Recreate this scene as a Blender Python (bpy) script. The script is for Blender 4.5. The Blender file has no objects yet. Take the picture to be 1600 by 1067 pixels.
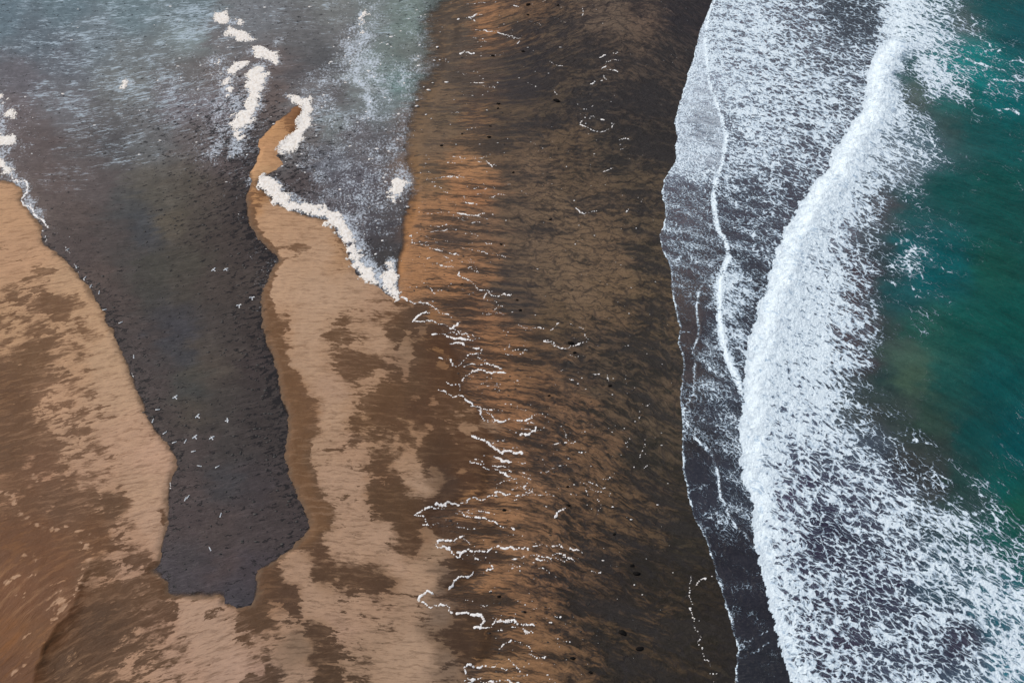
import bpy, bmesh, math, random
import numpy as np

R = math.radians
random.seed(7)
rng = np.random.default_rng(7)
scene = bpy.context.scene
col = scene.collection

# ------------------------------------------------------------------ camera, light, exposure
CAM_H, PITCH, FOC = 160.0, R(55), 38.0
cam_d = bpy.data.cameras.new('camera')
cam = bpy.data.objects.new('camera', cam_d)
col.objects.link(cam)
cam.location = (0, 0, CAM_H)
cam.rotation_euler = (R(90) - PITCH, 0, 0)
cam_d.lens = FOC
cam_d.sensor_width = 36
cam_d.clip_start = 1.0
cam_d.clip_end = 20000
scene.camera = cam

SUN_EL, SUN_AZ = R(44), R(-62)          # azimuth from +Y, negative = to the left
world = bpy.data.worlds.new('World')
scene.world = world
world.use_nodes = True
wn = world.node_tree
bg = wn.nodes['Background']
sky = wn.nodes.new('ShaderNodeTexSky')
sky.sky_type = 'NISHITA'
sky.sun_disc = False
sky.sun_elevation = SUN_EL
sky.sun_rotation = SUN_AZ
sky.air_density = 1.3
sky.dust_density = 2.5
sky.ozone_density = 1.2
wn.links.new(sky.outputs[0], bg.inputs[0])
bg.inputs[1].default_value = 0.10
sl = bpy.data.lights.new('sun', 'SUN')
sl.energy = 2.9
sl.angle = R(6)
sl.color = (1.0, 0.95, 0.88)
sun = bpy.data.objects.new('sun', sl)
col.objects.link(sun)
sun.rotation_euler = (R(90) - SUN_EL, 0, -SUN_AZ + R(180))
scene.view_settings.view_transform = 'Standard'
scene.view_settings.look = 'None'
scene.view_settings.exposure = 0.0
scene.view_settings.gamma = 1.0
scene.view_settings.use_curve_mapping = False
scene.cycles.max_bounces = 6
scene.cycles.transparent_max_bounces = 8
scene.cycles.use_denoising = True

# ------------------------------------------------------------------ ground survey: plan positions measured against the photograph
CP, SP = math.cos(PITCH), math.sin(PITCH)
KX = 36.0 / FOC / 1600.0


def to_ground(px, py, z=0.0):
    px = np.asarray(px, float); py = np.asarray(py, float)
    nx = (px - 800) * KX; ny = (533.5 - py) * KX
    dy = CP + ny * SP; dz = -SP + ny * CP
    t = (CAM_H - z) / -dz
    return nx * t, dy * t


def to_px(x, y):
    fwd = y * CP + CAM_H * SP
    up = y * SP - CAM_H * CP
    fwd = np.maximum(fwd, 1.0)
    return 800 + x / fwd / KX, 533.5 - up / fwd / KX


def G(pts):
    a = np.array(pts, float)
    x, y = to_ground(a[:, 0], a[:, 1])
    return np.stack([x, y], 1)


def P1(px, py, z=0.0):
    x, y = to_ground(px, py, z)
    return float(x), float(y)


def ss(a, b, x):
    t = np.clip((x - a) / (b - a), 0, 1)
    return t * t * (3 - 2 * t)


# ---- noise (numpy)
_perm = rng.permutation(256)
_perm = np.concatenate([_perm, _perm])
_ga = rng.random(256) * 2 * np.pi
_gx, _gy = np.cos(_ga), np.sin(_ga)


def perlin(x, y):
    xi = np.floor(x).astype(np.int64); yi = np.floor(y).astype(np.int64)
    xf = x - xi; yf = y - yi
    xi &= 255; yi &= 255
    u = xf * xf * xf * (xf * (xf * 6 - 15) + 10); v = yf * yf * yf * (yf * (yf * 6 - 15) + 10)

    def g(ix, iy, dx, dy):
        h = _perm[_perm[ix & 255] + (iy & 255)]
        return _gx[h] * dx + _gy[h] * dy
    a = g(xi, yi, xf, yf); b = g(xi + 1, yi, xf - 1, yf)
    c = g(xi, yi + 1, xf, yf - 1); d = g(xi + 1, yi + 1, xf - 1, yf - 1)
    return ((a + u * (b - a)) + v * ((c + u * (d - c)) - (a + u * (b - a)))) * 1.5


def fbm(x, y, o=4, gain=0.5):
    s = np.zeros_like(x); a = 1.0; f = 1.0; n = 0
    for i in range(o):
        s += a * perlin(x * f + 17.3 * i, y * f - 9.1 * i)
        n += a; a *= gain; f *= 2.03
    return s / n * 1.3


# ---- distances to polylines (metres)
def seg_dist(X, Y, line):
    d = np.full(X.shape, 1e9)
    for (x0, y0), (x1, y1) in zip(line[:-1], line[1:]):
        ex, ey = x1 - x0, y1 - y0
        L = ex * ex + ey * ey + 1e-9
        t = np.clip(((X - x0) * ex + (Y - y0) * ey) / L, 0, 1)
        d = np.minimum(d, (X - x0 - t * ex) ** 2 + (Y - y0 - t * ey) ** 2)
    return np.sqrt(d)


def inside(X, Y, poly):
    r = np.zeros(X.shape, bool)
    n = len(poly)
    for i in range(n):
        x0, y0 = poly[i]; x1, y1 = poly[(i + 1) % n]
        if y0 == y1:
            continue
        c = ((y0 > Y) != (y1 > Y)) & (X < (x1 - x0) * (Y - y0) / (y1 - y0) + x0)
        r ^= c
    return r


def sdf_poly(X, Y, poly):
    d = seg_dist(X, Y, np.vstack([poly, poly[:1]]))
    return np.where(inside(X, Y, poly), d, -d)


def line_right(X, Y, line):
    """signed distance, positive on the sea side of a line that runs from far to near"""
    xi = np.interp(-Y, -line[:, 1], line[:, 0])
    return np.where(X > xi, 1, -1) * seg_dist(X, Y, line)


# ---- coarse lattice that carries every surveyed field
LS = 0.6
LX = np.arange(-190, 190, LS); LY = np.arange(20, 330, LS)
QX, QY = np.meshgrid(LX, LY)
PX, PY = to_px(QX, QY)


def samp(F, x, y):
    i = np.clip((x - LX[0]) / LS, 0, len(LX) - 1.001); j = np.clip((y - LY[0]) / LS, 0, len(LY) - 1.001)
    i0 = i.astype(int); j0 = j.astype(int); fx = i - i0; fy = j - j0
    if F.ndim == 3:
        fx = fx[..., None]; fy = fy[..., None]
    return ((F[j0, i0] * (1 - fx) + F[j0, i0 + 1] * fx) * (1 - fy) +
            (F[j0 + 1, i0] * (1 - fx) + F[j0 + 1, i0 + 1] * fx) * fy)


def lin(c):
    c = np.asarray(c, float) / 255.0
    return np.where(c <= 0.04045, c / 12.92, ((c + 0.055) / 1.055) ** 2.4)


def rbf(points, sig=42.0, floor=1e-5):
    """blend of surveyed values: [(px,py,value...)], normalised gaussians"""
    pts = np.array([[p[0], p[1]] for p in points], float)
    val = np.array([p[2] for p in points], float)
    if val.ndim == 1:
        val = val[:, None]
    sx = 10
    gx = np.arange(-700, 2400, sx * 1.0); gy = np.arange(-600, 1700, sx * 1.0)
    num = np.zeros((len(gy), len(gx), val.shape[1])); den = np.zeros((len(gy), len(gx), 1))
    for (cx, cy), v in zip(pts, val):
        r2 = ((gx - cx) ** 2)[None, :] + ((gy - cy) ** 2)[:, None]
        w = (1.0 / (r2 / (sig * sig) + 1.0) ** 2.4)[..., None]
        num += w * v; den += w
    F = num / den
    i = np.clip((PX - gx[0]) / sx, 0, len(gx) - 1.001); j = np.clip((PY - gy[0]) / sx, 0, len(gy) - 1.001)
    i0 = i.astype(int); j0 = j.astype(int); fx = (i - i0)[..., None]; fy = (j - j0)[..., None]
    out = ((F[j0, i0] * (1 - fx) + F[j0, i0 + 1] * fx) * (1 - fy) + (F[j0 + 1, i0] * (1 - fx) + F[j0 + 1, i0 + 1] * fx) * fy)
    return out[..., 0] if out.shape[-1] == 1 else out


def splat(F, items):
    """soft elliptical patches (px,py,rx,ry,angle,value,strength)"""
    F = F.copy()
    for (cx, cy, rx, ry, an, v, s) in items:
        c, sn = math.cos(R(an)), math.sin(R(an))
        dx = PX - cx; dy = PY - cy
        u = (dx * c + dy * sn) / rx; w = (-dx * sn + dy * c) / ry
        k = s * np.exp(-(u * u + w * w) ** 1.5)
        if F.ndim == 3:
            F = F * (1 - k[..., None]) + np.array(v) * k[..., None]
        else:
            F = F * (1 - k) + v * k
    return F


# ------------------------------------------------------------------ surveyed outlines
EXT = 1
L_SHORE = [(-260, 210), (-120, 262), (0, 283), (20, 286), (35, 295), (33, 315), (50, 335), (65, 352), (67, 380), (85, 393), (105, 408), (120, 428), (140, 450), (150, 470),
           (163, 485), (165, 505), (178, 515), (183, 540), (195, 558), (205, 590), (215, 610), (230, 650), (245, 675), (262, 695), (272, 708), (278, 730),
           (268, 745), (262, 780), (263, 815), (258, 835), (253, 855), (250, 880), (237, 893), (250, 900), (265, 910), (262, 925), (275, 930), (310, 933),
           (345, 929), (352, 940), (372, 950), (395, 943), (402, 925), (399, 905), (402, 890), (420, 881), (437, 871), (457, 855), (477, 835), (485, 818), (478, 805),
           (470, 785), (460, 764), (450, 738), (445, 711), (450, 676), (452, 653), (440, 623), (435, 590), (427, 560), (415, 533), (410, 506),
           (408, 480), (409, 456), (417, 440), (423, 423), (435, 410), (433, 400), (420, 390), (407, 376), (400, 368), (391, 352), (386, 333), (384, 307), (394, 284),
           (390, 270), (400, 255), (406, 233), (402, 223), (417, 207), (433, 190), (450, 177), (466, 163), (476, 160), (476, 170), (471, 190), (459, 210), (442, 230), (432, 243),
           (444, 255), (430, 266), (403, 282), (401, 292), (417, 303), (430, 318), (480, 338), (520, 345), (526, 365), (541, 380), (545, 400), (557, 428),
           (590, 447), (612, 468), (626, 470), (634, 450), (632, 425), (634, 405), (648, 388), (652, 372), (648, 352), (660, 333), (677, 300),
           (672, 270), (660, 245), (656, 212), (668, 187), (683, 150), (700, 130), (711, 100), (702, 67), (697, 33), (722, 10), (728, -60), (740, -200), (730, -420), (-260, -420)]
lagoon_poly = G(L_SHORE)

OUTER = [(1180, -420), (1150, -150), (1113, 0), (1105, 20), (1095, 43), (1088, 67), (1083, 90), (1075, 113), (1068, 140), (1060, 167), (1053, 190), (1058, 213), (1055, 230), (1057, 247),
         (1047, 263), (1037, 280), (1033, 300), (1038, 320), (1040, 337), (1034, 356), (1030, 369), (1033, 386), (1042, 406), (1047, 423), (1048, 446),
         (1052, 466), (1055, 489), (1062, 509), (1058, 533), (1065, 553), (1068, 569), (1064, 596), (1062, 623), (1065, 646), (1066, 676), (1065, 703),
         (1067, 738), (1073, 764), (1078, 788), (1085, 811), (1094, 824), (1105, 851), (1113, 874), (1117, 901), (1127, 921), (1133, 944), (1142, 971),
         (1148, 998), (1152, 1018), (1149, 1045), (1148, 1067), (1150, 1200), (1160, 1500)]
SECOND = [(1103, 437), (1092, 453), (1088, 476), (1090, 499), (1093, 519), (1083, 546), (1085, 569), (1085, 596), (1083, 619), (1070, 633), (1067, 646), (1077, 666),
          (1087, 686), (1100, 696), (1112, 709), (1115, 718), (1123, 744), (1124, 771), (1133, 791), (1147, 818), (1153, 828), (1163, 834), (1173, 848), (1182, 860)]
THIRD = [(1190, -420), (1150, -140), (1116, 0), (1105, 27), (1100, 60), (1102, 93), (1107, 127), (1117, 157), (1127, 187), (1133, 213), (1130, 240), (1125, 263), (1117, 283), (1113, 310),
         (1115, 333), (1121, 359), (1133, 376), (1138, 399), (1128, 419), (1123, 439), (1122, 466), (1122, 499), (1127, 533), (1135, 563), (1147, 589),
         (1153, 603), (1160, 620)]
BREAK = [(1420, -420), (1395, -150), (1392, 0), (1395, 27), (1392, 57), (1380, 70), (1367, 87), (1360, 103), (1353, 123), (1355, 143), (1348, 173), (1333, 193), (1317, 217), (1303, 237),
         (1297, 263), (1277, 280), (1255, 313), (1240, 340), (1229, 359), (1220, 376), (1212, 396), (1208, 416), (1203, 443), (1195, 456), (1188, 473), (1182, 499),
         (1170, 539), (1165, 573), (1162, 610), (1160, 643), (1155, 670), (1162, 696), (1158, 718), (1160, 744), (1172, 778), (1177, 804), (1177, 831),
         (1183, 861), (1192, 891), (1199, 930), (1207, 965), (1215, 988), (1222, 1021), (1230, 1048), (1239, 1067), (1270, 1200), (1330, 1500)]
# seaward limit of the dense whitewater
BACK = [(1440, -420), (1420, -150), (1400, 20), (1402, 60), (1407, 100), (1418, 135), (1440, 160), (1450, 190), (1462, 215), (1462, 245), (1440, 265), (1405, 295), (1385, 330), (1368, 360), (1352, 400),
        (1352, 430), (1366, 480), (1362, 510), (1356, 535), (1336, 575), (1332, 640), (1350, 690), (1385, 735), (1430, 770), (1465, 800), (1510, 818),
        (1545, 845), (1590, 885), (1660, 960), (1760, 1067), (1900, 1200), (2200, 1500)]
outer, second, third, brk, back = map(G, (OUTER, SECOND, THIRD, BREAK, BACK))

D_out = line_right(QX, QY, outer)
D_brk = line_right(QX, QY, brk)
D_thr = line_right(QX, QY, third)
D_sec = line_right(QX, QY, second)
D_back = line_right(QX, QY, back)
D_lag = sdf_poly(QX, QY, lagoon_poly)

# ------------------------------------------------------------------ node helper


class NT:
    def __init__(s, name):
        s.m = bpy.data.materials.new(name); s.m.use_nodes = True
        s.t = s.m.node_tree; s.N = s.t.nodes; s.L = s.t.links
        s.bsdf = s.N['Principled BSDF']; s.out = s.N['Material Output']

    def put(s, sock, v):
        if v is None:
            return
        if isinstance(v, bpy.types.NodeSocket):
            s.L.new(v, sock)
        else:
            if isinstance(v, (tuple, list)) and len(v) == 3 and sock.type == 'RGBA':
                v = (*v, 1)
            sock.default_value = v

    def attr(s, n, what='Fac'):
        a = s.N.new('ShaderNodeAttribute'); a.attribute_name = n
        return a.outputs[what]

    def pos(s):
        return s.N.new('ShaderNodeNewGeometry').outputs['Position']

    def math(s, op, a, b=None, c=None, clamp=False):
        n = s.N.new('ShaderNodeMath'); n.operation = op; n.use_clamp = clamp
        s.put(n.inputs[0], a); s.put(n.inputs[1], b)
        if c is not None:
            s.put(n.inputs[2], c)
        return n.outputs[0]

    def add(s, a, b): return s.math('ADD', a, b)
    def sub(s, a, b): return s.math('SUBTRACT', a, b)
    def mul(s, a, b): return s.math('MULTIPLY', a, b)
    def mx(s, a, b): return s.math('MAXIMUM', a, b)
    def mn(s, a, b): return s.math('MINIMUM', a, b)
    def inv(s, a): return s.math('SUBTRACT', 1.0, a)

    def vmath(s, op, a, b=None, scale=None):
        n = s.N.new('ShaderNodeVectorMath'); n.operation = op
        s.put(n.inputs[0], a)
        if b is not None:
            s.put(n.inputs[1], b)
        if scale is not None:
            s.put(n.inputs['Scale'], scale)
        return n.outputs[0]

    def map(s, v, scale=(1, 1, 1), rot=0.0, loc=(0, 0, 0)):
        n = s.N.new('ShaderNodeMapping'); s.put(n.inputs['Vector'], v)
        n.inputs['Scale'].default_value = scale; n.inputs['Rotation'].default_value = (0, 0, rot); n.inputs['Location'].default_value = loc
        return n.outputs[0]

    def noise(s, v, scale=1.0, detail=3, rough=0.5, dist=0.0, color=False, kind='FBM'):
        n = s.N.new('ShaderNodeTexNoise'); n.noise_dimensions = '2D'
        if kind != 'FBM':
            n.noise_type = kind; n.normalize = True
        s.put(n.inputs['Vector'], v); s.put(n.inputs['Scale'], scale)
        n.inputs['Detail'].default_value = detail; n.inputs['Roughness'].default_value = rough; n.inputs['Distortion'].default_value = dist
        return n.outputs['Color' if color else 'Fac']

    def voro(s, v, scale=1.0, feature='DISTANCE_TO_EDGE', rand=1.0, out='Distance', smooth=0.3):
        n = s.N.new('ShaderNodeTexVoronoi'); n.voronoi_dimensions = '2D'; n.feature = feature
        s.put(n.inputs['Vector'], v); s.put(n.inputs['Scale'], scale)
        n.inputs['Randomness'].default_value = rand
        if feature == 'SMOOTH_F1':
            n.inputs['Smoothness'].default_value = smooth
        return n.outputs[out]

    def step(s, x, a, b, lo=0.0, hi=1.0):
        n = s.N.new('ShaderNodeMapRange'); n.interpolation_type = 'SMOOTHSTEP'
        s.put(n.inputs['Value'], x); s.put(n.inputs['From Min'], a); s.put(n.inputs['From Max'], b)
        s.put(n.inputs['To Min'], lo); s.put(n.inputs['To Max'], hi)
        return n.outputs[0]

    def mix(s, f, a, b, mode='MIX'):
        n = s.N.new('ShaderNodeMix'); n.data_type = 'RGBA'; n.blend_type = mode
        s.put(n.inputs[0], f); s.put(n.inputs[6], a); s.put(n.inputs[7], b)
        return n.outputs[2]

    def fmix(s, f, a, b):
        n = s.N.new('ShaderNodeMix'); n.data_type = 'FLOAT'
        s.put(n.inputs[0], f); s.put(n.inputs[2], a); s.put(n.inputs[3], b)
        return n.outputs[0]

    def hsv(s, c, h=0.5, sat=1.0, v=1.0):
        n = s.N.new('ShaderNodeHueSaturation')
        s.put(n.inputs['Hue'], h); s.put(n.inputs['Saturation'], sat); s.put(n.inputs['Value'], v); s.put(n.inputs['Color'], c)
        return n.outputs[0]

    def warp(s, v, amount, scale, detail=2):
        c = s.noise(v, scale, detail, color=True)
        d = s.vmath('SUBTRACT', c, (0.5, 0.5, 0.5))
        return s.vmath('ADD', v, s.vmath('SCALE', d, scale=amount))

    def bump(s, h, dist, strength=1.0, normal=None):
        n = s.N.new('ShaderNodeBump'); s.put(n.inputs['Height'], h)
        n.inputs['Distance'].default_value = dist; s.put(n.inputs['Strength'], strength)
        if normal is not None:
            s.put(n.inputs['Normal'], normal)
        return n.outputs[0]


def link(name, me, mat=None, parent=None, smooth=True):
    o = bpy.data.objects.new(name, me); col.objects.link(o)
    if mat is not None and not me.materials:
        me.materials.append(mat)
    if smooth and len(me.polygons):
        me.polygons.foreach_set('use_smooth', [True] * len(me.polygons))
    if parent is not None:
        o.parent = parent
    return o


def np_mesh(name, co, quads):
    me = bpy.data.meshes.new(name)
    me.vertices.add(len(co)); me.vertices.foreach_set('co', np.ascontiguousarray(co, dtype=np.float32).ravel())
    n = len(quads)
    me.loops.add(n * 4); me.loops.foreach_set('vertex_index', np.ascontiguousarray(quads, dtype=np.int32).ravel())
    me.polygons.add(n)
    me.polygons.foreach_set('loop_start', np.arange(0, n * 4, 4, dtype=np.int32))
    me.polygons.foreach_set('use_smooth', np.ones(n, bool))
    me.update(calc_edges=True)
    return me


def put_attr(me, name, arr):
    if arr.ndim == 1:
        a = me.attributes.new(name, 'FLOAT', 'POINT'); a.data.foreach_set('value', arr.astype(np.float32))
    else:
        a = me.attributes.new(name, 'FLOAT_VECTOR', 'POINT'); a.data.foreach_set('vector', np.ascontiguousarray(arr, dtype=np.float32).ravel())


def axis(lo, hi, step, far_lo, far_hi):
    a = np.arange(lo, hi + step * .5, step)
    l, h = [], []
    s, x = step, lo
    while x > far_lo:
        s *= 1.35; x -= s; l.append(x)
    s, x = step, a[-1]
    while x < far_hi:
        s *= 1.35; x += s; h.append(x)
    return np.concatenate([l[::-1], a, h])


def grid(ax, ay):
    X, Y = np.meshgrid(ax, ay)
    nx, ny = len(ax), len(ay)
    i = np.arange(nx - 1)[None, :] + (np.arange(ny - 1) * nx)[:, None]
    q = np.stack([i, i + 1, i + 1 + nx, i + nx], -1).reshape(-1, 4)
    return X.ravel(), Y.ravel(), q


def keep_faces(co, q, keepq, attrs):
    q = q[keepq]
    used = np.zeros(len(co), bool); used[q.ravel()] = True
    idx = np.cumsum(used) - 1
    return co[used], idx[q], {k: v[used] for k, v in attrs.items()}


# ------------------------------------------------------------------ flow directions (slopes as seen in plan)
def flow_field(points, sig, x0m=0.0):
    """points (px,py,photo slope dy/dx positive = falling to the right) -> v coordinate in metres, streaks are its level sets"""
    pts = []
    for (a, b, s) in points:
        x0, y0 = P1(a - 5, b - 5 * s); x1, y1 = P1(a + 5, b + 5 * s)
        pts.append((a, b, (y1 - y0) / (x1 - x0)))
    S = rbf(pts, sig)
    V = QY - np.cumsum(S, axis=1) * LS
    mid = np.argmin(abs(LX - x0m))
    return V - (V[:, mid] - LY)[:, None]


beach_flow = flow_field([
    (60, 400, -0.15), (60, 600, -0.22), (200, 600, -0.22), (60, 800, -0.18), (150, 750, -0.2), (200, 950, -0.2), (60, 1000, -0.6), (350, 1000, -0.3),
    (480, 450, 0.02), (560, 520, 0.0), (500, 700, -0.12), (560, 800, 0.1), (520, 900, 0.12), (600, 950, 0.1), (600, 620, 0.2), (650, 800, 0.0),
    (680, 230, 0.0), (740, 120, 0.08), (760, 300, 0.08), (740, 400, 0.1), (740, 500, 0.06), (800, 560, 0.04), (820, 640, -0.02), (760, 780, -0.02), (760, 900, -0.1), (760, 1000, 0.02),
    (850, 60, -0.6), (880, 20, -0.5), (950, 30, -0.1), (1000, 60, 0.1), (1050, 100, 0.5), (1080, 60, 0.6), (900, 150, -0.1), (950, 200, 0.0), (1020, 220, 0.1), (900, 280, 0.0),
    (860, 400, 0.12), (960, 380, 0.0), (880, 500, 0.1), (980, 500, 0.1), (850, 640, 0.3), (950, 650, 0.4), (1030, 600, 0.5), (900, 760, 0.5), (980, 780, 0.8), (1030, 820, 0.1),
    (880, 900, 0.35), (960, 920, 0.6), (1030, 950, 0.2), (880, 1020, 0.1), (980, 1020, 0.5)], 130, 0.0)
BV = beach_flow

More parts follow.
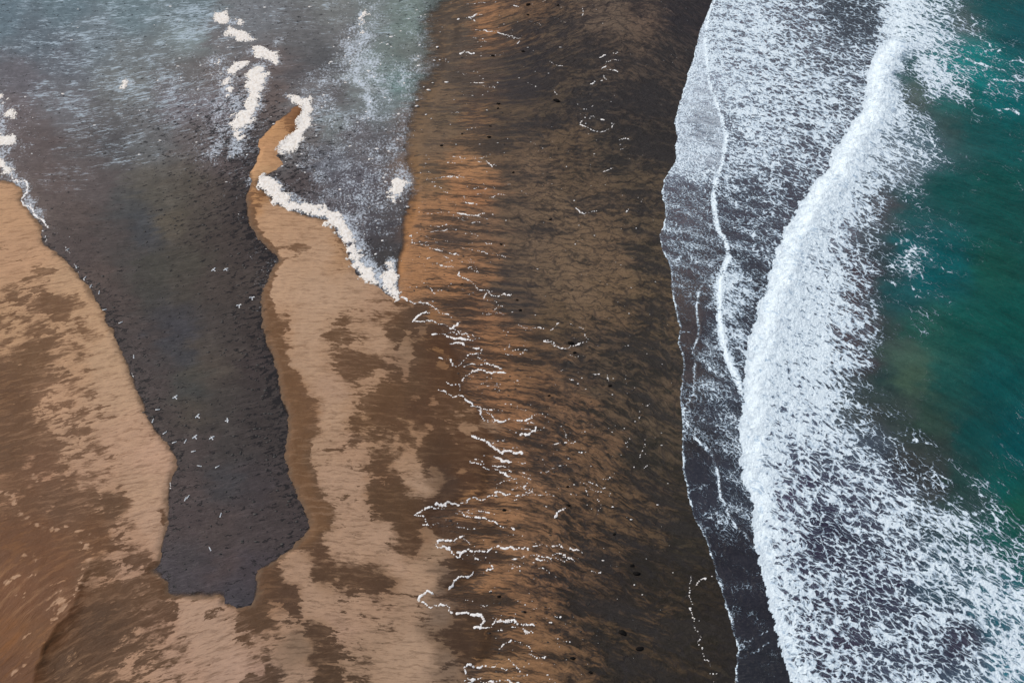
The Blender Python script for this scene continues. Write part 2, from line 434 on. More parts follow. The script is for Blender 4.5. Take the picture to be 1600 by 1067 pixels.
# ------------------------------------------------------------------ beach colour survey (dry light tone, wet dark tone, share of light)
T = [  # px, py, light, dark, share
    (40, 330, (184, 142, 110), (134, 96, 64), .82), (40, 400, (184, 142, 112), (134, 96, 62), .72), (100, 440, (184, 146, 116), (128, 92, 62), .80),
    (60, 470, (178, 138, 108), (118, 82, 52), .42), (95, 480, (180, 140, 108), (120, 84, 54), .40), (140, 510, (182, 144, 114), (130, 92, 60), .66),
    (20, 520, (180, 140, 108), (120, 82, 50), .52), (50, 560, (174, 134, 104), (116, 80, 48), .26), (10, 620, (160, 118, 84), (108, 72, 42), .18),
    (110, 560, (180, 140, 110), (122, 86, 56), .52), (170, 560, (182, 146, 118), (130, 94, 64), .80), (90, 620, (180, 140, 112), (128, 90, 60), .55),
    (180, 620, (180, 144, 118), (128, 92, 64), .68), (30, 680, (172, 132, 104), (110, 74, 44), .22), (10, 700, (150, 110, 80), (104, 70, 42), .12), (110, 680, (176, 138, 112), (122, 86, 58), .48),
    (200, 680, (180, 142, 118), (126, 90, 62), .68), (240, 710, (180, 142, 120), (126, 90, 62), .85), (60, 740, (170, 128, 102), (118, 80, 52), .36), (150, 740, (176, 138, 114), (120, 84, 56), .55),
    (220, 770, (178, 142, 118), (120, 84, 56), .82), (20, 770, (166, 124, 96), (116, 78, 48), .34), (100, 790, (166, 126, 100), (108, 74, 48), .22), (180, 790, (168, 130, 104), (106, 74, 48), .38),
    (240, 820, (178, 142, 120), (114, 80, 54), .85), (60, 850, (150, 104, 66), (116, 74, 42), .12), (140, 840, (160, 116, 84), (112, 74, 44), .2), (200, 840, (170, 132, 108), (108, 74, 48), .55),
    (10, 850, (144, 98, 60), (114, 72, 40), .1), (30, 930, (176, 134, 100), (120, 74, 38), .25), (80, 880, (150, 106, 72), (114, 72, 40), .12), (90, 940, (168, 128, 100), (114, 72, 40), .3),
    (20, 1000, (150, 96, 50), (126, 78, 36), .1), (60, 1000, (160, 112, 74), (116, 74, 38), .18), (20, 1050, (140, 92, 52), (110, 68, 36), .12),
    (160, 900, (166, 126, 100), (110, 76, 48), .42), (210, 880, (170, 132, 110), (104, 72, 48), .5), (160, 970, (150, 112, 84), (92, 64, 42), .14), (110, 1040, (160, 122, 94), (96, 66, 42), .3),
    (230, 930, (170, 132, 108), (104, 72, 46), .38), (250, 970, (168, 130, 108), (102, 70, 46), .36), (300, 960, (172, 138, 118), (104, 74, 50), .78), (340, 1000, (172, 138, 118), (104, 74, 50), .85),
    (220, 1030, (168, 130, 106), (102, 72, 48), .45), (280, 1040, (170, 134, 114), (102, 72, 48), .6), (370, 1040, (172, 138, 120), (104, 74, 50), .85), (390, 1000, (160, 126, 106), (98, 68, 44), .5),
    (400, 1060, (160, 126, 110), (88, 62, 42), .25), (420, 960, (150, 112, 86), (92, 64, 40), .12), (410, 920, (140, 102, 74), (98, 66, 40), .08),
    # bar between channel and surf
    (430, 200, (182, 134, 92), (140, 96, 58), .70), (465, 175, (160, 112, 70), (136, 90, 52), .2), (425, 240, (186, 138, 100), (140, 96, 58), .85), (410, 270, (188, 144, 106), (140, 96, 60), .9), (400, 310, (174, 126, 84), (130, 88, 52), .5),
    (430, 340, (182, 142, 112), (128, 92, 62), .92), (460, 380, (178, 140, 112), (130, 94, 64), .62), (500, 400, (178, 142, 116), (132, 98, 70), .9), (535, 400, (170, 130, 98), (120, 84, 54), .6),
    (440, 440, (180, 144, 118), (126, 92, 64), .96), (500, 460, (176, 142, 118), (126, 94, 68), .96), (560, 450, (172, 138, 114), (120, 88, 62), .96), (590, 480, (168, 132, 108), (116, 82, 54), .6), (605, 500, (164, 128, 102), (108, 76, 50), .45),
    (440, 520, (168, 130, 102), (118, 82, 52), .5), (480, 520, (174, 140, 116), (124, 90, 62), .94), (530, 525, (170, 134, 108), (112, 80, 52), .35), (560, 525, (168, 132, 106), (110, 78, 52), .6), (590, 540, (168, 134, 110), (112, 80, 54), .9),
    (480, 580, (172, 138, 114), (120, 86, 58), .9), (545, 560, (164, 128, 102), (110, 78, 52), .45), (545, 575, (160, 122, 96), (106, 74, 48), .22), (580, 570, (162, 126, 100), (108, 76, 50), .3), (520, 610, (168, 134, 112), (116, 84, 56), .86),
    (460, 600, (140, 102, 72), (116, 80, 50), .2), (475, 650, (140, 102, 74), (110, 76, 48), .15), (520, 650, (170, 136, 112), (112, 80, 54), .75), (560, 630, (160, 124, 98), (108, 76, 48), .5), (570, 660, (148, 112, 84), (104, 72, 44), .3),
    (610, 620, (140, 100, 72), (106, 74, 46), .12), (605, 640, (134, 96, 68), (102, 70, 44), .05), (640, 600, (140, 104, 80), (98, 70, 46), .1), (635, 560, (152, 122, 100), (96, 70, 50), .9), (625, 570, (140, 106, 84), (98, 70, 48), .3), (650, 560, (120, 88, 64), (96, 68, 46), .12),
    (620, 520, (136, 104, 80), (92, 66, 44), .12), (650, 500, (120, 92, 72), (92, 68, 50), .3), (590, 600, (164, 128, 102), (112, 80, 52), .6), (620, 660, (150, 114, 86), (104, 72, 46), .45), (660, 640, (130, 94, 68), (94, 64, 42), .12),
    (700, 600, (140, 100, 68), (92, 62, 38), .1), (670, 580, (124, 90, 64), (92, 62, 40), .1), (690, 640, (140, 104, 80), (96, 66, 42), .2), (720, 650, (146, 112, 88), (100, 70, 44), .35),
    (500, 700, (166, 132, 108), (108, 78, 52), .62), (550, 700, (166, 130, 106), (104, 74, 50), .5), (470, 720, (150, 116, 90), (104, 74, 48), .3), (600, 690, (160, 124, 98), (102, 72, 46), .45), (640, 690, (150, 114, 88), (100, 70, 44), .35),
    (520, 750, (168, 134, 112), (104, 76, 52), .72), (560, 760, (168, 134, 112), (104, 76, 52), .66), (480, 760, (150, 114, 88), (102, 72, 48), .3), (600, 740, (140, 104, 78), (98, 68, 44), .2), (640, 730, (160, 126, 102), (98, 70, 46), .5),
    (650, 765, (166, 134, 112), (98, 70, 46), .7), (620, 790, (130, 96, 70), (94, 66, 42), .08), (600, 780, (130, 96, 70), (94, 66, 42), .12), (690, 750, (112, 86, 68), (80, 58, 44), .3), (680, 710, (120, 90, 66), (86, 60, 40), .15), (730, 710, (130, 96, 70), (94, 64, 40), .18),
    (520, 800, (164, 130, 108), (100, 72, 48), .5), (560, 810, (166, 132, 110), (98, 70, 48), .7), (490, 830, (150, 116, 90), (100, 70, 46), .3), (530, 850, (166, 132, 110), (98, 70, 48), .7), (600, 840, (170, 136, 114), (96, 70, 48), .8), (650, 850, (136, 102, 78), (92, 64, 42), .2), (668, 860, (150, 120, 98), (90, 64, 44), .7),
    (640, 820, (130, 96, 70), (92, 64, 40), .12), (560, 880, (168, 134, 112), (96, 68, 46), .7), (500, 870, (140, 106, 82), (96, 66, 44), .3), (620, 890, (170, 136, 114), (96, 70, 48), .85), (660, 905, (170, 136, 112), (90, 64, 44), .9), (500, 900, (130, 98, 72), (92, 64, 42), .22), (560, 900, (140, 106, 80), (90, 62, 40), .22),
    (600, 910, (130, 98, 74), (88, 62, 42), .25), (480, 920, (166, 132, 110), (90, 64, 44), .7), (475, 890, (166, 132, 110), (94, 66, 44), .8), (500, 940, (168, 134, 112), (92, 66, 46), .8), (450, 940, (130, 96, 72), (88, 60, 40), .08), (440, 970, (160, 126, 104), (88, 62, 42), .55), (465, 1010, (130, 104, 86), (82, 60, 44), .75),
    (540, 950, (164, 130, 108), (92, 66, 46), .6), (590, 950, (160, 126, 104), (90, 64, 44), .55), (640, 940, (158, 126, 104), (90, 64, 44), .6), (690, 960, (120, 98, 84), (84, 62, 48), .6), (690, 900, (110, 88, 74), (78, 58, 44), .4),
    (500, 1000, (140, 108, 84), (86, 60, 40), .18), (530, 980, (164, 130, 110), (90, 64, 44), .65), (600, 990, (160, 128, 106), (90, 64, 44), .55), (640, 1010, (170, 138, 116), (96, 70, 50), .92), (660, 1030, (170, 138, 116), (96, 70, 50), .92), (620, 1040, (166, 134, 112), (92, 68, 48), .85),
    (470, 1060, (160, 128, 108), (80, 58, 42), .55), (500, 1060, (130, 98, 74), (82, 58, 38), .12), (560, 1040, (156, 124, 102), (86, 62, 42), .5), (700, 1040, (124, 100, 84), (80, 60, 46), .6), (690, 1000, (108, 84, 66), (80, 58, 42), .25), (740, 940, (96, 72, 54), (72, 52, 38), .2), (720, 1000, (100, 74, 54), (76, 54, 38), .2),
    (690, 800, (104, 78, 60), (78, 54, 38), .2), (690, 550, (128, 90, 58), (88, 58, 36), .2), (740, 680, (150, 116, 90), (98, 66, 42), .35), (730, 740, (136, 100, 72), (90, 60, 38), .2),
    # tidal flat, warm then dark
    (712, 20, (112, 90, 72), (84, 72, 64), .4), (722, 62, (108, 88, 72), (84, 72, 64), .4), (715, 110, (106, 86, 70), (82, 70, 62), .4), (805, 40, (96, 78, 60), (62, 54, 52), .3), (800, 90, (92, 76, 60), (60, 54, 54), .3), (765, 100, (104, 84, 68), (78, 66, 60), .35), (798, 130, (92, 76, 62), (60, 54, 56), .35), (735, 12, (120, 90, 66), (84, 70, 60), .4), (790, 20, (140, 100, 66), (90, 68, 54), .5), (790, 65, (120, 88, 62), (80, 64, 54), .4),
    (740, 130, (104, 84, 68), (76, 66, 60), .4), (700, 190, (112, 90, 70), (86, 72, 60), .5), (780, 180, (100, 80, 62), (66, 56, 52), .4), (780, 230, (104, 82, 62), (68, 58, 52), .4),
    (760, 20, (160, 110, 68), (100, 74, 56), .55), (770, 60, (160, 108, 62), (98, 74, 58), .6), (740, 110, (116, 88, 68), (92, 74, 64), .5), (700, 160, (112, 90, 72), (90, 76, 66), .6), (760, 140, (108, 84, 64), (78, 62, 54), .45),
    (740, 180, (136, 98, 64), (84, 66, 56), .4), (680, 220, (118, 94, 74), (92, 76, 64), .6), (740, 230, (126, 94, 66), (82, 66, 54), .5), (680, 280, (128, 96, 66), (88, 72, 58), .6), (730, 258, (170, 118, 72), (96, 72, 52), .75), (710, 290, (166, 112, 66), (88, 64, 46), .7),
    (740, 310, (160, 106, 62), (86, 62, 46), .6), (680, 340, (162, 112, 70), (90, 66, 48), .7), (750, 350, (124, 92, 68), (72, 58, 50), .5), (680, 370, (150, 104, 66), (80, 62, 50), .5), (700, 385, (110, 84, 68), (74, 60, 54), .4), (660, 400, (166, 114, 68), (84, 60, 42), .8),
    (700, 410, (164, 112, 66), (84, 60, 42), .78), (740, 410, (150, 104, 66), (78, 58, 44), .55), (650, 440, (164, 112, 66), (84, 60, 42), .8), (700, 445, (164, 110, 64), (80, 58, 40), .75), (740, 460, (140, 96, 60), (74, 54, 42), .5), (690, 470, (152, 104, 62), (78, 56, 40), .65),
    (760, 500, (148, 100, 62), (76, 54, 40), .55), (720, 490, (130, 92, 62), (70, 52, 42), .45), (780, 540, (150, 102, 62), (76, 54, 38), .6), (760, 570, (150, 102, 62), (74, 52, 38), .6), (780, 600, (150, 102, 62), (72, 52, 36), .62), (760, 620, (144, 96, 58), (74, 52, 38), .55), (800, 650, (148, 100, 60), (70, 50, 36), .55),
    (840, 600, (126, 88, 56), (62, 46, 38), .42), (850, 700, (128, 88, 54), (58, 44, 34), .45), (800, 700, (146, 100, 62), (70, 50, 36), .5), (770, 750, (150, 106, 68), (78, 54, 36), .5), (740, 790, (150, 104, 64), (76, 52, 36), .55), (800, 790, (150, 104, 64), (70, 50, 34), .55),
    (760, 830, (150, 104, 64), (66, 48, 34), .5), (800, 860, (146, 102, 64), (62, 46, 34), .5), (840, 820, (124, 86, 54), (54, 42, 32), .45), (740, 880, (120, 84, 54), (74, 52, 36), .2), (760, 910, (150, 104, 64), (74, 52, 34), .65), (800, 920, (138, 94, 56), (58, 44, 32), .5),
    (790, 960, (142, 98, 60), (66, 48, 34), .5), (760, 1000, (120, 84, 54), (76, 54, 36), .25), (780, 1050, (150, 108, 68), (72, 52, 36), .55), (850, 1050, (134, 94, 58), (60, 44, 32), .5), (850, 980, (132, 92, 56), (60, 44, 32), .5), (850, 910, (116, 80, 50), (50, 38, 32), .45), (730, 930, (138, 96, 60), (72, 52, 36), .5),
    (820, 60, (100, 76, 54), (60, 50, 50), .35), (830, 20, (110, 80, 56), (66, 52, 46), .45), (840, 90, (84, 70, 60), (52, 48, 52), .3), (880, 100, (86, 70, 56), (60, 52, 50), .35), (820, 140, (84, 68, 56), (58, 52, 54), .35), (870, 60, (88, 72, 60), (62, 54, 54), .4),
    (950, 30, (100, 82, 70), (68, 56, 52), .5), (1010, 30, (98, 78, 66), (64, 52, 50), .5), (1000, 80, (92, 74, 62), (58, 50, 48), .45), (950, 80, (84, 68, 58), (56, 50, 50), .4), (1070, 30, (60, 50, 52), (46, 42, 48), .3), (1050, 80, (72, 60, 56), (48, 44, 46), .35), (1030, 130, (74, 62, 56), (48, 44, 46), .35),
    (860, 160, (80, 66, 54), (56, 50, 50), .4), (930, 150, (78, 66, 58), (52, 48, 50), .35), (1000, 180, (70, 58, 52), (46, 42, 44), .35), (820, 200, (92, 74, 60), (60, 54, 54), .45), (880, 220, (94, 74, 56), (56, 48, 46), .45), (960, 230, (80, 66, 54), (50, 46, 44), .4), (1020, 220, (68, 58, 52), (46, 42, 42), .35),
    (830, 270, (110, 86, 66), (66, 56, 50), .5), (800, 250, (108, 84, 64), (66, 56, 50), .5), (900, 280, (96, 76, 58), (58, 50, 44), .48), (1000, 280, (86, 70, 54), (54, 48, 44), .45), (800, 330, (106, 84, 66), (66, 56, 50), .5), (870, 330, (106, 84, 64), (62, 52, 46), .5), (950, 330, (102, 80, 60), (58, 50, 44), .5), (1010, 340, (88, 72, 56), (54, 48, 44), .45),
    (820, 380, (106, 84, 66), (66, 56, 50), .5), (900, 390, (112, 88, 66), (62, 54, 46), .55), (970, 400, (108, 84, 62), (60, 50, 42), .55), (1010, 400, (90, 74, 56), (54, 48, 42), .45), (800, 440, (98, 78, 62), (62, 54, 52), .45), (850, 440, (106, 84, 64), (62, 52, 46), .5), (900, 450, (112, 88, 66), (62, 52, 44), .55), (960, 460, (108, 84, 60), (58, 48, 40), .5), (1020, 470, (98, 78, 56), (58, 50, 42), .45),
    (810, 480, (90, 72, 60), (58, 52, 50), .4), (870, 500, (98, 76, 54), (54, 46, 40), .45), (940, 520, (104, 80, 58), (56, 48, 40), .5), (1000, 520, (98, 76, 54), (52, 46, 38), .45), (1040, 530, (98, 78, 56), (56, 50, 42), .45), (840, 550, (116, 84, 56), (60, 48, 40), .45), (900, 570, (84, 66, 52), (52, 46, 44), .35), (960, 580, (84, 68, 54), (50, 46, 42), .4), (1020, 580, (84, 68, 54), (50, 46, 42), .4),
    (900, 640, (112, 80, 54), (54, 44, 36), .48), (960, 640, (92, 72, 54), (50, 44, 38), .42), (1010, 650, (84, 68, 52), (52, 46, 40), .4), (1050, 630, (90, 72, 56), (54, 50, 42), .45), (890, 700, (116, 82, 52), (54, 42, 34), .48), (950, 700, (108, 78, 52), (50, 42, 34), .45), (1010, 710, (72, 60, 48), (48, 44, 38), .35), (1050, 690, (78, 64, 50), (50, 46, 38), .4),
    (900, 760, (112, 80, 52), (52, 42, 34), .45), (960, 770, (104, 76, 50), (50, 42, 34), .45), (1010, 780, (92, 70, 50), (50, 42, 36), .42), (1050, 770, (70, 58, 46), (50, 44, 36), .4), (900, 820, (104, 74, 48), (50, 40, 32), .42), (960, 830, (96, 70, 46), (48, 40, 34), .4), (1020, 830, (88, 68, 48), (48, 40, 34), .42), (1070, 840, (64, 54, 42), (46, 42, 36), .35),
    (900, 940, (92, 66, 44), (46, 38, 32), .38), (960, 900, (78, 58, 42), (46, 38, 34), .35), (1010, 900, (64, 50, 38), (44, 38, 32), .3), (1060, 920, (58, 46, 34), (44, 38, 30), .3), (1100, 940, (54, 44, 34), (42, 36, 30), .3), (900, 1000, (110, 78, 48), (50, 40, 32), .42), (960, 980, (80, 60, 40), (44, 38, 32), .35), (1020, 970, (92, 68, 42), (46, 40, 34), .4), (1080, 990, (58, 46, 34), (44, 38, 28), .3),
    (900, 1050, (106, 76, 48), (50, 40, 32), .42), (970, 1050, (66, 52, 38), (44, 38, 32), .32), (1030, 1040, (70, 54, 38), (46, 40, 34), .35), (1100, 1050, (60, 48, 36), (44, 38, 32), .3), (1140, 1050, (52, 46, 40), (42, 38, 36), .25),
]
F_light = rbf([(a, b, lin(c)) for a, b, c, d, e in T], 15)
F_dark = rbf([(a, b, lin(d)) for a, b, c, d, e in T], 15)
F_share = rbf([(a, b, e) for a, b, c, d, e in T], 14)

F_flat0 = 0.0
PALE = [(663, 519, 8, 7, 0, .85, .9), (687, 548, 9, 5, 20, .9, .9), (690, 573, 11, 6, 30, .95, 1), (677, 628, 8, 8, 0, .85, .9), (668, 666, 5, 8, -20, .95, 1), (650, 623, 5, 8, 0, .8, .8), (730, 670, 15, 10, 20, .85, .9),
        (633, 728, 19, 8, 5, .95, 1), (653, 765, 23, 8, 10, .95, 1), (683, 750, 11, 17, 0, .75, .9), (728, 738, 10, 5, 0, .9, .9), (593, 845, 26, 9, -15, .95, 1), (650, 1015, 40, 26, 20, .97, 1), (667, 838, 8, 17, 0, .85, .9), (687, 891, 16, 8, 0, .7, .9),
        (640, 905, 26, 15, 20, .95, 1), (693, 968, 20, 15, 0, .75, .9), (435, 960, 13, 26, -15, .75, .9), (457, 1028, 22, 20, 20, .85, .9), (473, 905, 10, 22, -20, .97, 1), (760, 990, 4, 10, 0, .8, .8), (634, 555, 5, 34, 4, .95, 1), (605, 675, 12, 22, 0, .4, .7),
        (590, 645, 6, 22, -20, .8, .8), (620, 690, 4, 14, 0, .8, .8), (655, 690, 6, 14, 10, .8, .8), (643, 670, 4, 9, 0, .8, .8), (400, 975, 25, 12, 0, .1, .6), (405, 1045, 14, 8, 0, .9, .9), (405, 1000, 12, 5, 20, .9, .8), (500, 950, 30, 12, 40, .95, .8)]
F_share = F_share + 0.06 * ss(430, 520, PX) * ss(480, 540, PY) * ss(720, 660, PX) * (1 - F_flat0)
F_share = splat(F_share, PALE)
F_share = splat(F_share, [(470, 390, 24, 9, 0, .3, .8), (545, 565, 14, 18, 0, .1, .8), (530, 525, 28, 7, 0, .1, .8), (575, 570, 30, 10, -25, .1, .7), (610, 640, 38, 30, 0, .06, .8), (640, 800, 28, 24, 0, .06, .9), (560, 900, 40, 14, 10, .12, .7), (620, 850, 30, 14, 0, .2, .5), (480, 910, 14, 14, 0, .1, .5),
                          (75, 425, 22, 8, 0, .1, .8), (90, 475, 30, 14, 0, .15, .8), (130, 520, 24, 10, 10, .3, .8), (135, 640, 22, 12, 0, .3, .5), (60, 600, 30, 16, 0, .1, .6), (255, 810, 6, 14, 0, .15, .9), (180, 785, 26, 16, 0, .2, .8), (215, 870, 22, 7, -10, .2, .8), (240, 940, 36, 18, 10, .2, .7), (290, 935, 26, 12, 0, .3, .5), (330, 960, 16, 12, 0, .2, .6), (400, 1065, 26, 10, 0, .1, .7)])
lines_pale = [([(-20, 766), (14, 772), (25, 790), (32, 805), (50, 815), (62, 825), (75, 828), (98, 826), (112, 830), (150, 838)], .55), ([(140, 880), (130, 900), (122, 925), (112, 945), (95, 960), (85, 975)], .55), ([(55, 735), (52, 745), (58, 752)], .3), ([(12, 910), (30, 902), (55, 898)], .6), ([(20, 930), (45, 935)], .4), ([(48, 960), (55, 985), (40, 1000)], .5), ([(15, 1062), (35, 1050), (48, 1030)], .7), ([(95, 930), (100, 940), (80, 955)], .6), ([(40, 870), (60, 875)], .4), ([(125, 845), (140, 855), (128, 865)], .5)]
# kind of relief: 0 patchy sand, 1 runnels, 2 mottled flat
XB = np.array([[-400, 735], [-50, 735], [60, 715], [150, 685], [230, 660], [330, 655], [400, 632], [465, 622], [490, 680], [520, 690], [560, 712], [600, 715], [650, 750], [690, 765], [740, 760], [775, 760],
               [790, 680], [810, 668], [845, 690], [870, 720], [890, 745], [905, 730], [930, 672], [945, 700], [965, 735], [985, 765], [1030, 760], [1045, 730], [1080, 730], [1600, 730]], float)
flat_edge = np.interp(PY, XB[:, 0], XB[:, 1])
F_flat = ss(-10, 10, PX - flat_edge)
ME = np.array([[-400, 790], [60, 800], [150, 830], [260, 800], [350, 790], [430, 800], [520, 860], [600, 860], [640, 840], [720, 840], [800, 830], [900, 800], [1000, 850], [1100, 870], [1500, 870]], float)
F_mott = ss(-60, 60, PX - np.interp(PY, ME[:, 0], ME[:, 1]))
# brown wet rim along the east shore of the channel
rim_line = G([(476, 835), (486, 815), (470, 775), (450, 725), (455, 660), (437, 600), (425, 550), (412, 500), (410, 455), (423, 430), (437, 408), (418, 386), (395, 352), (386, 325), (385, 306)])
D_rim = seg_dist(QX, QY, rim_line)
rimw = np.interp(PY, [300, 340, 420, 500, 600, 700, 800, 900], [1.2, 0.9, 1.0, 2.6, 3.2, 3.8, 3.4, 2.6])
k = (1 - ss(0.55, 1.15, D_rim / rimw))[..., None]
F_dark = F_dark * (1 - k) + lin((118, 82, 50)) * k
F_share = F_share * (1 - k[..., 0]) + 0.02 * k[..., 0]

# ridge in the lower left
ridge = G([(175, 856), (163, 864), (145, 878), (133, 904), (122, 938), (110, 961), (87, 988), (70, 1018), (62, 1045), (55, 1100), (40, 1250)])
D_ridge = line_right(QX, QY, ridge)
ridge_amp = np.interp(PY, [850, 880, 940, 1000, 1060, 1200], [0.0, 0.35, 0.7, 1.0, 0.8, 0.6])

# ------------------------------------------------------------------ beach mesh
ax = axis(-135, 62, 0.31, -4000, 4000)
ay = axis(40, 232, 0.33, -900, 9000)
X, Y, Q = grid(ax, ay)


def fl0_(X, Y):
    px_, py_ = to_px(X, Y)
    return ss(622, 660, px_)


def beach_z(X, Y, detail=True):
    do = samp(D_out, X, Y); dl = samp(D_lag, X, Y); fl = samp(F_flat, X, Y)
    n1 = fbm(X / 9, Y / 9, 4); n2 = fbm(X / 2.2 + 40, Y / 2.2, 3)
    dl2 = dl + 0.35 * n2 + 0.5 * fbm(X / 1.1 + 60, Y / 0.9, 4, 0.65) + fl0_(X, Y) * 1.3 * fbm(X / 7, Y / 1.6, 3)
    sand = 0.16 + 0.12 * n1 + 0.22 * (1 - np.exp(-np.maximum(-dl, 0) / 9))
    flat = 0.05 + 0.02 * n1
    z = sand * (1 - fl) + flat * fl
    soft = ss(0.02, 0.98, fl)
    shore = np.clip(-dl2 / (1.2 + 5 * soft), -1, 1)                      # dips below the water line inside the channel
    z = np.where(dl2 < 0, z * ss(0, 1, shore) + 0.012 * np.minimum(1, -dl2 / 0.4), -0.25 * (1 - np.exp(-np.maximum(dl2, 0) / (1.0 + 4 * soft))) - 0.01 * np.minimum(1, dl2 / 0.3))
    fall = np.clip((35 + do) / 35, 0, 1)                                   # falls gently to the swash edge
    z = np.where(dl < -3, z - 0.25 * ss(0, 1, fall) * fl, z)
    z = np.where(do > 0, z - 0.035 * do, z)
    if detail:
        v = samp(BV, X, Y)
        run = fbm(X / 5.0, v / 0.9, 3)
        mot = fbm(X / 1.6 + 3 * n1, Y / 1.6 + 2 * n2, 3)
        fm = samp(F_mott, X, Y)
        z = z + fl * (0.035 * run * (1 - fm) + 0.05 * mot * fm) * ss(-0.5, -4, dl) * ss(0.0, -3.0, do)
        z = z + (1 - fl) * 0.03 * fbm(X / 4.0, v / 1.1, 3) * ss(-0.5, -3, dl)
    dr = samp(D_ridge, X, Y) + 0.5 * n2
    amp = samp(ridge_amp, X, Y)
    dr = dr + 0.25 * fbm(X / 1.0, Y / 1.0, 3)
    z = z + amp * np.where(dr < 0, np.exp(dr / 7.0), np.exp(-np.maximum(dr, 0) / 1.3))
    return z


Z = beach_z(X, Y)
far = ss(235, 400, Y)
Z = Z * (1 - far)
me = np_mesh('beach_sand', np.stack([X, Y, Z], 1), Q)
vb = samp(BV, X, Y)
fl0 = samp(F_flat, X, Y)
wx = (1.5 + 3.5 * fl0) * fbm(X / 9, vb / 1.6, 4, 0.6) + 1.2 * fbm(X / 5 + 9, Y / 5, 3)
wy = 1.0 * fbm(X / 6 + 70, Y / 4, 3)
put_attr(me, 'dark', samp(F_dark, X + wx, Y + wy))
dlv = samp(D_lag, X, Y)
pxv, pyv = to_px(X, Y)
wetm = np.exp(-(np.maximum(-dlv + 0.7 * fbm(X / 1.6, Y / 1.6, 4, 0.65) - 0.1, 0) / 0.4) ** 2) * (pyv > 270) * ss(560, 500, pxv)
put_attr(me, 'wet', wetm)
shv = samp(F_share, X + wx * 0.5, Y + wy * 0.5)
selm = (X > -90) & (X < 0) & (Y < 130)
xs, ys = X[selm], Y[selm]
jx = 0.6 * fbm(xs / 1.4, ys / 1.4, 4, 0.6); jy = 0.6 * fbm(xs / 1.4 + 40, ys / 1.4, 4, 0.6)
add_ = np.zeros(len(xs))
brk_ = np.clip(0.55 + 1.3 * fbm(xs / 1.2, ys / 0.8, 4, 0.65), 0, 1)
for pl, wd in lines_pale:
    add_ = np.maximum(add_, 1 - ss(wd * 0.5, wd * 1.5, seg_dist(xs + jx, ys + jy, G(pl))))
add_ *= brk_
shv[selm] = np.maximum(shv[selm], add_ * 0.72)
lgt = samp(F_light, X + wx, Y + wy)
lgt[selm] = lgt[selm] * (1 - add_[:, None]) + lin((172, 136, 112)) * add_[:, None]
put_attr(me, 'share', shv); put_attr(me, 'light', lgt); put_attr(me, 'flat', samp(F_flat, X, Y)); put_attr(me, 'mott', samp(F_mott, X, Y))
put_attr(me, 'flow', np.stack([X, samp(BV, X, Y), np.zeros_like(X)], 1))

# pale sandbar pools: smooth shapes with crisp rims
b = NT('beach_sand_material')
P = b.pos(); fl = b.attr('flow', 'Vector'); light = b.attr('light', 'Color'); dark = b.attr('dark', 'Color')
share = b.math('MULTIPLY_ADD', b.sub(b.attr('share'), 0.5), 1.3, 0.5); flat = b.attr('flat'); mott = b.attr('mott')
cen = lambda n, g=2.4: b.math('MULTIPLY_ADD', b.sub(n, 0.5), g, 0.5)
flw = b.warp(fl, 1.6, 0.25)
nA = b.noise(b.map(flw, (0.25, 0.60, 1)), 1.0, 9, 0.68)                       # streaky patches
nA2 = b.noise(b.map(fl, (0.5, 2.2, 1), loc=(7, 3, 0)), 1.0, 5, 0.6)
patch = b.add(b.mul(cen(nA, 2.6), 0.66), b.mul(cen(nA2, 2.2), 0.36))
flr = b.warp(fl, 1.0, 0.5)
nR = b.noise(b.map(flr, (0.12, 1.1, 1)), 1.0, 7, 0.62, 0.3)                     # runnels drawn out down the slope
nR2 = b.noise(b.map(flr, (0.45, 2.6, 1), loc=(31, 5, 0)), 1.0, 5, 0.6)
runn = b.add(b.mul(cen(nR, 2.6), 0.6), b.mul(cen(nR2, 2.3), 0.4))
Pm = b.warp(b.warp(fl, 3.0, 0.16, 3), 1.0, 0.7, 3)
nM = b.noise(b.map(Pm, (0.26, 0.85, 1), loc=(3, 77, 0)), 1.0, 9, 0.66, 0.4)
nM2 = b.noise(b.map(Pm, (0.45, 1.3, 1)), 1.0, 5, 0.6, kind='RIDGED_MULTIFRACTAL')
nM3 = b.noise(b.map(b.warp(fl, 1.1, 0.9, 3), (0.7, 1.9, 1)), 1.0, 6, 0.7)
mot = b.add(b.add(b.mul(cen(nM, 2.6), 0.55), b.mul(cen(nM3, 2.2), 0.35)), b.sub(0.16, b.mul(nM2, 0.22)))
flatn = b.fmix(mott, runn, mot)
nz = b.fmix(flat, patch, flatn)
x = b.add(share, b.sub(nz, 0.5))
bandn = b.noise(b.map(b.warp(fl, 4.0, 0.12, 3), (0.05, 0.16, 1), loc=(4, 4, 0)), 1.0, 5, 0.6)
fing = b.noise(b.map(b.warp(fl, 1.2, 0.3, 3), (0.045, 0.55, 1), loc=(14, 4, 0)), 1.0, 7, 0.62)
x = b.add(x, b.mul(b.mul(b.sub(bandn, 0.5), 0.9), flat))
x = b.add(x, b.mul(b.mul(b.sub(fing, 0.5), 1.7), b.mul(flat, b.inv(mott))))
softn = b.step(b.noise(P, 0.14, 4, 0.6), 0.40, 0.62)
hw = b.fmix(softn, 0.05, 0.20)
sharp = b.fmix(flat, b.step(x, b.sub(0.5, hw), b.add(0.5, hw)), b.step(x, b.fmix(mott, 0.25, 0.32), b.fmix(mott, 0.75, 0.70)))
